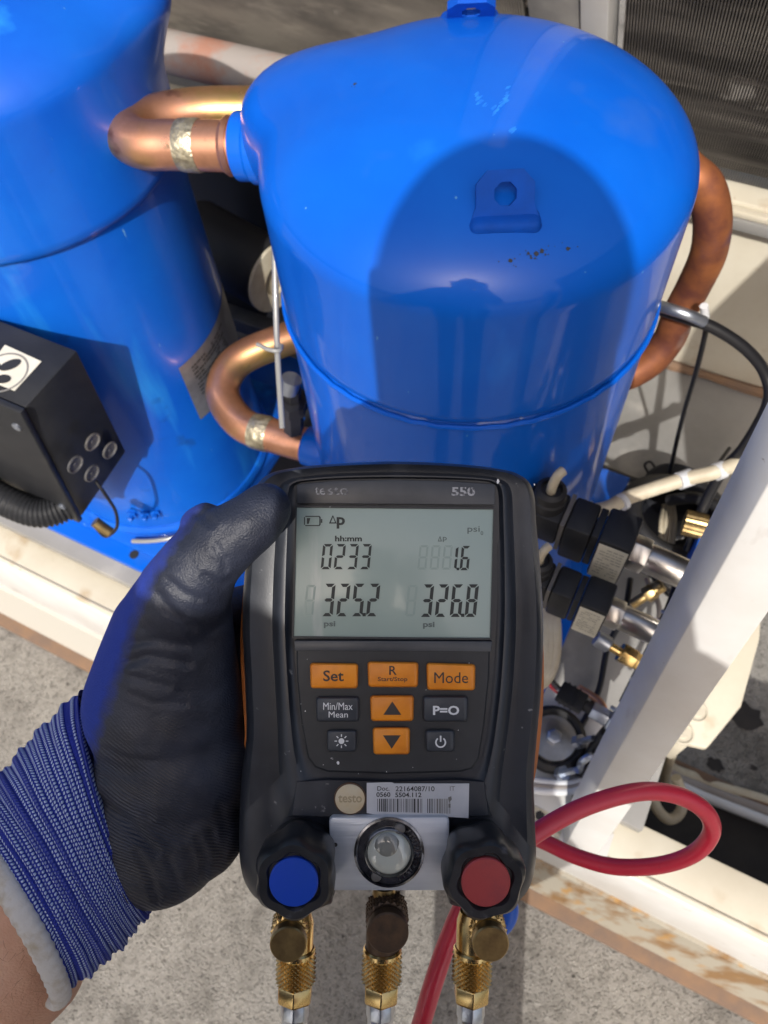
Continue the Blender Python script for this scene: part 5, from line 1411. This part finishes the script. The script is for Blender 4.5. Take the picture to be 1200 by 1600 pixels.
for i, v in enumerate(hm.v):
    x, y = uv(v)
    dn = 0.0
    for ln, wd, dp_ in creases:
        if abs(x - ln[0][0]) < 130 and abs(y - ln[0][1]) < 130:
            d = abs(sdist(x, y, ln)); dn += dp_ * math.exp(-(d / wd) ** 2) - dp_ * 0.6 * math.exp(-((d - wd * 1.9) / wd) ** 2)
    dn += 0.00035 * noise.noise(Vector((x / 26, y / 26, 0))) + 0.0006 * noise.noise(Vector((x / 60, y / 60, 4)))
    hm.v[i] = v - CZ * dn
    zone.append(sdist(x, y, coatline))
    rmask.append(max(0.0, min(1.0, (y - 1060) / 130)))
    # rib coordinate: rings about a point beyond the thumb, so the ribs run across the palm and bend round the heel
    ribs.append(math.hypot(x - 420, y - 900) + 6 * noise.noise(Vector((x / 50, y / 50, 1))))
def glove_mat():
    m = bpy.data.materials.new('glove fabric and coating')
    m.use_nodes = True; nt = m.node_tree; b = nt.nodes['Principled BSDF']; Lk = nt.links.new
    at = nt.nodes.new('ShaderNodeAttribute'); at.attribute_name = 'zone'
    ar = nt.nodes.new('ShaderNodeAttribute'); ar.attribute_name = 'rib'
    tc = nt.nodes.new('ShaderNodeTexCoord')
    def noi(s, d=4):
        n = nt.nodes.new('ShaderNodeTexNoise'); n.inputs['Scale'].default_value = s; n.inputs['Detail'].default_value = d
        Lk(tc.outputs['Object'], n.inputs['Vector']); return n.outputs[0]
    def mth(op, a, bb):
        x = nt.nodes.new('ShaderNodeMath'); x.operation = op
        for i, q_ in enumerate((a, bb)):
            if isinstance(q_, (int, float)): x.inputs[i].default_value = q_
            elif q_ is not None: Lk(q_, x.inputs[i])
        return x.outputs[0]
    def mr(v, a, bb, c_=0.0, d=1.0):
        r = nt.nodes.new('ShaderNodeMapRange')
        r.inputs['From Min'].default_value = a; r.inputs['From Max'].default_value = bb
        r.inputs['To Min'].default_value = c_; r.inputs['To Max'].default_value = d
        Lk(v, r.inputs[0]); return r.outputs[0]
    z = mth('ADD', at.outputs['Fac'], mth('MULTIPLY', mth('SUBTRACT', noi(180), 0.5), 22))
    zf = mr(z, -11, 11)
    cb = nt.nodes.new('ShaderNodeMix'); cb.data_type = 'RGBA'
    cb.inputs[6].default_value = (0.010, 0.013, 0.026, 1); cb.inputs[7].default_value = (0.021, 0.026, 0.046, 1)
    Lk(mr(noi(70), 0.35, 0.7), cb.inputs[0])
    am = nt.nodes.new('ShaderNodeAttribute'); am.attribute_name = 'ribmask'
    ribw = mth('SINE', mth('MULTIPLY', ar.outputs['Fac'], 1.35), None)
    dust = nt.nodes.new('ShaderNodeMix'); dust.data_type = 'RGBA'
    Lk(cb.outputs[2], dust.inputs[6]); dust.inputs[7].default_value = (0.10, 0.088, 0.075, 1)
    Lk(mth('MULTIPLY', mr(noi(28), 0.50, 0.72), mth('MULTIPLY', am.outputs['Fac'], mr(ribw, -0.4, 1.0, 0.1, 0.9))), dust.inputs[0])
    cl_ = nt.nodes.new('ShaderNodeMix'); cl_.data_type = 'RGBA'
    cl_.inputs[6].default_value = (0.012, 0.036, 0.28, 1)
    Lk(dust.outputs[2], cl_.inputs[7]); Lk(zf, cl_.inputs[0])
    Lk(cl_.outputs[2], b.inputs['Base Color'])
    Lk(mr(zf, 0, 1, 0.9, 0.52), b.inputs['Roughness'])
    # fine knit grain and soft ribs
    hgt = mth('ADD', mth('MULTIPLY', noi(1500, 2), 0.75), mth('MULTIPLY', mth('MULTIPLY', ribw, am.outputs['Fac']), mr(noi(16), 0.36, 0.66, 0.05, 0.50)))
    hgt = mth('ADD', hgt, mth('MULTIPLY', noi(480, 4), 0.6))
    bp = nt.nodes.new('ShaderNodeBump'); bp.inputs['Strength'].default_value = 0.7; bp.inputs['Distance'].default_value = 0.0005
    Lk(hgt, bp.inputs['Height']); Lk(bp.outputs[0], b.inputs['Normal'])
    return m
gv = obj('glove', hm, glove_mat(), per, ang=180)
for nm_, arr in (('zone', zone), ('rib', ribs), ('ribmask', rmask)):
    at_ = gv.data.attributes.new(nm_, 'FLOAT', 'POINT'); at_.data.foreach_set('value', arr)

# knitted cuff: a ribbed sleeve from the band to the coated palm
def cuff_mat():
    m = bpy.data.materials.new('blue and white knit'); m.use_nodes = True; nt = m.node_tree; b = nt.nodes['Principled BSDF']; Lk = nt.links.new
    b.inputs['Roughness'].default_value = 0.95
    at = nt.nodes.new('ShaderNodeAttribute'); at.attribute_name = 'row'
    aa = nt.nodes.new('ShaderNodeAttribute'); aa.attribute_name = 'turn'
    tc = nt.nodes.new('ShaderNodeTexCoord')
    def mth(op, a, bb=None):
        x = nt.nodes.new('ShaderNodeMath'); x.operation = op
        for i, q_ in enumerate((a, bb)):
            if isinstance(q_, (int, float)): x.inputs[i].default_value = q_
            elif q_ is not None: Lk(q_, x.inputs[i])
        return x.outputs[0]
    def mr(v, a, bb, c_=0.0, d=1.0):
        r = nt.nodes.new('ShaderNodeMapRange')
        r.inputs['From Min'].default_value = a; r.inputs['From Max'].default_value = bb
        r.inputs['To Min'].default_value = c_; r.inputs['To Max'].default_value = d
        Lk(v, r.inputs[0]); return r.outputs[0]
    n = nt.nodes.new('ShaderNodeTexNoise'); n.inputs['Scale'].default_value = 60; Lk(tc.outputs['Object'], n.inputs['Vector'])
    row = mth('ADD', at.outputs['Fac'], mth('MULTIPLY', n.outputs[0], 0.35))
    fr = mth('FRACT', row)                                     # one knitted course
    ridx = mth('FLOOR', row)
    bump_r = mth('SINE', mth('MULTIPLY', fr, PI))
    st = mth('FRACT', mth('ADD', aa.outputs['Fac'], mth('MULTIPLY', ridx, 0.5)))
    bump_s = mth('SINE', mth('MULTIPLY', st, PI))
    stitch = mth('MULTIPLY', bump_r, bump_s)
    wn_ = nt.nodes.new('ShaderNodeTexWhiteNoise'); wn_.noise_dimensions = '1D'; Lk(mth('ADD', ridx, 0.37), wn_.inputs['W'])
    whiterow = mr(wn_.outputs['Value'], 0.16, 0.30)             # some courses stay plain blue
    mx = nt.nodes.new('ShaderNodeMix'); mx.data_type = 'RGBA'
    mx.inputs[6].default_value = (0.014, 0.032, 0.34, 1); mx.inputs[7].default_value = (0.46, 0.56, 0.82, 1)
    Lk(mth('MULTIPLY', mr(stitch, 0.38, 0.62), whiterow), mx.inputs[0])
    Lk(mx.outputs[2], b.inputs['Base Color'])
    bp = nt.nodes.new('ShaderNodeBump'); bp.inputs['Strength'].default_value = 0.9; bp.inputs['Distance'].default_value = 0.0008
    Lk(mth('ADD', stitch, mth('MULTIPLY', bump_r, 0.6)), bp.inputs['Height']); Lk(bp.outputs[0], b.inputs['Normal'])
    return m
# stations along the cuff: centre, half width across, half depth; across direction turns with the arm
stn = [((20, 1410), (0.50, 0.866), 158, 0.028, 92), ((50, 1385), (0.51, 0.86), 163, 0.029, 84), ((92, 1345), (0.50, 0.866), 168, 0.0295, 68), ((132, 1300), (0.45, 0.893), 172, 0.029, 50), ((160, 1270), (0.39, 0.92), 175, 0.027, 34), ((180, 1250), (0.33, 0.944), 178, 0.0245, 18), ((184, 1246), (0.33, 0.944), 176, 0.019, 12)]
ctr = smooth([Vector((a[0], a[1], 0)) for a, _, _, _, _ in stn], 10)
dirs = smooth([Vector((b_[0], b_[1], 0)) for _, b_, _, _, _ in stn], 10)
wds = smooth([Vector((c_, d_ * 1000, e_)) for _, _, c_, d_, e_ in stn], 10)
loops = []; rows = []; turns = []
NC = 240
dc_ = 0.322
tot = 0.0
acc = [0.0]
for i in range(1, len(ctr)): acc.append(acc[-1] + (ctr[i] - ctr[i - 1]).length)
fold = lambda s_: 0.0
NL = 3
fine_c = []
for i in range(len(ctr) - 1):
    for j in range(NL): fine_c.append(i + j / NL)
fine_c.append(len(ctr) - 1)
def lerp_list(a, t):
    i = min(len(a) - 2, int(t)); return a[i].lerp(a[i + 1], t - i)
random.seed(5)
for t in fine_c:
    c_ = lerp_list(ctr, t); d_ = lerp_list(dirs, t).normalized(); wq = lerp_list(wds, t)
    s_al = acc[min(len(acc) - 1, int(t))] + (t - int(t)) * (acc[min(len(acc) - 1, int(t) + 1)] - acc[min(len(acc) - 1, int(t))])
    lp = []
    dep = dc_ - 0.006 * (s_al / acc[-1])
    for j in range(NC):
        a = 2 * PI * j / NC
        # soft folds: bunching rings that wander round the wrist
        fo = 1 + 0.016 * math.sin(s_al * 0.16 + 1.3 * math.sin(a) + 0.6) + 0.012 * math.sin(s_al * 0.42 + 2.1 * math.cos(a)) + 0.022 * noise.noise(Vector((s_al / 30, math.cos(a) * 2, math.sin(a) * 2)))
        ca_, sa_ = math.cos(a) * fo, math.sin(a) * fo
        x = c_.x + d_.x * wq.x * ca_; y = c_.y + d_.y * wq.x * ca_
        bow = wq.z * math.sin(a)
        p = C(x + bow * d_.y, y - bow * d_.x, dep) + CZ * (wq.y / 1000 * sa_)
        lp.append(p)
        rows.append(s_al / 7.4 + 0.35 * math.sin(2.3 * math.cos(a) + 1.0) + 0.25 * noise.noise(Vector((s_al / 60, math.cos(a) * 3, 5)))); turns.append(j / NC * 170)
    loops.append(lp)
cf = obj('knit_cuff', MB().loft(loops, False, False), cuff_mat(), per, ang=180)
for nm_, arr in (('row', rows), ('turn', turns)):
    at_ = cf.data.attributes.new(nm_, 'FLOAT', 'POINT'); at_.data.foreach_set('value', arr)
# elastic band at the end of the cuff
bandm = mat('white elastic', (0.60, 0.58, 0.55), 0.9, col2=(0.46, 0.40, 0.31), nscale=130, contrast=(0.5, 0.72), bump=0.5, bscale=900, bdist=0.0004)
l0 = loops[0]
cen0 = sum(l0, Vector()) / len(l0)
axb = (sum(loops[12], Vector()) / NC - cen0).normalized()
mb = MB(); NB = 240; NR_ = 12; BW = 0.0046
lps = []
for j in range(NB):
    p = l0[j]; rd = (p - cen0); rd = (rd - axb * rd.dot(axb)).normalized()
    rb_ = 1 + 0.05 * math.sin(j * 2 * PI * 60 / NB)
    lps.append([p - axb * 0.0045 + (axb * math.cos(2 * PI * k / NR_) * BW * 1.15 + rd * math.sin(2 * PI * k / NR_) * 0.0030) * rb_ for k in range(NR_)])
lps.append(lps[0])
mb.loft(lps, False, False)
obj('cuff_band', mb, bandm, per, ang=180)
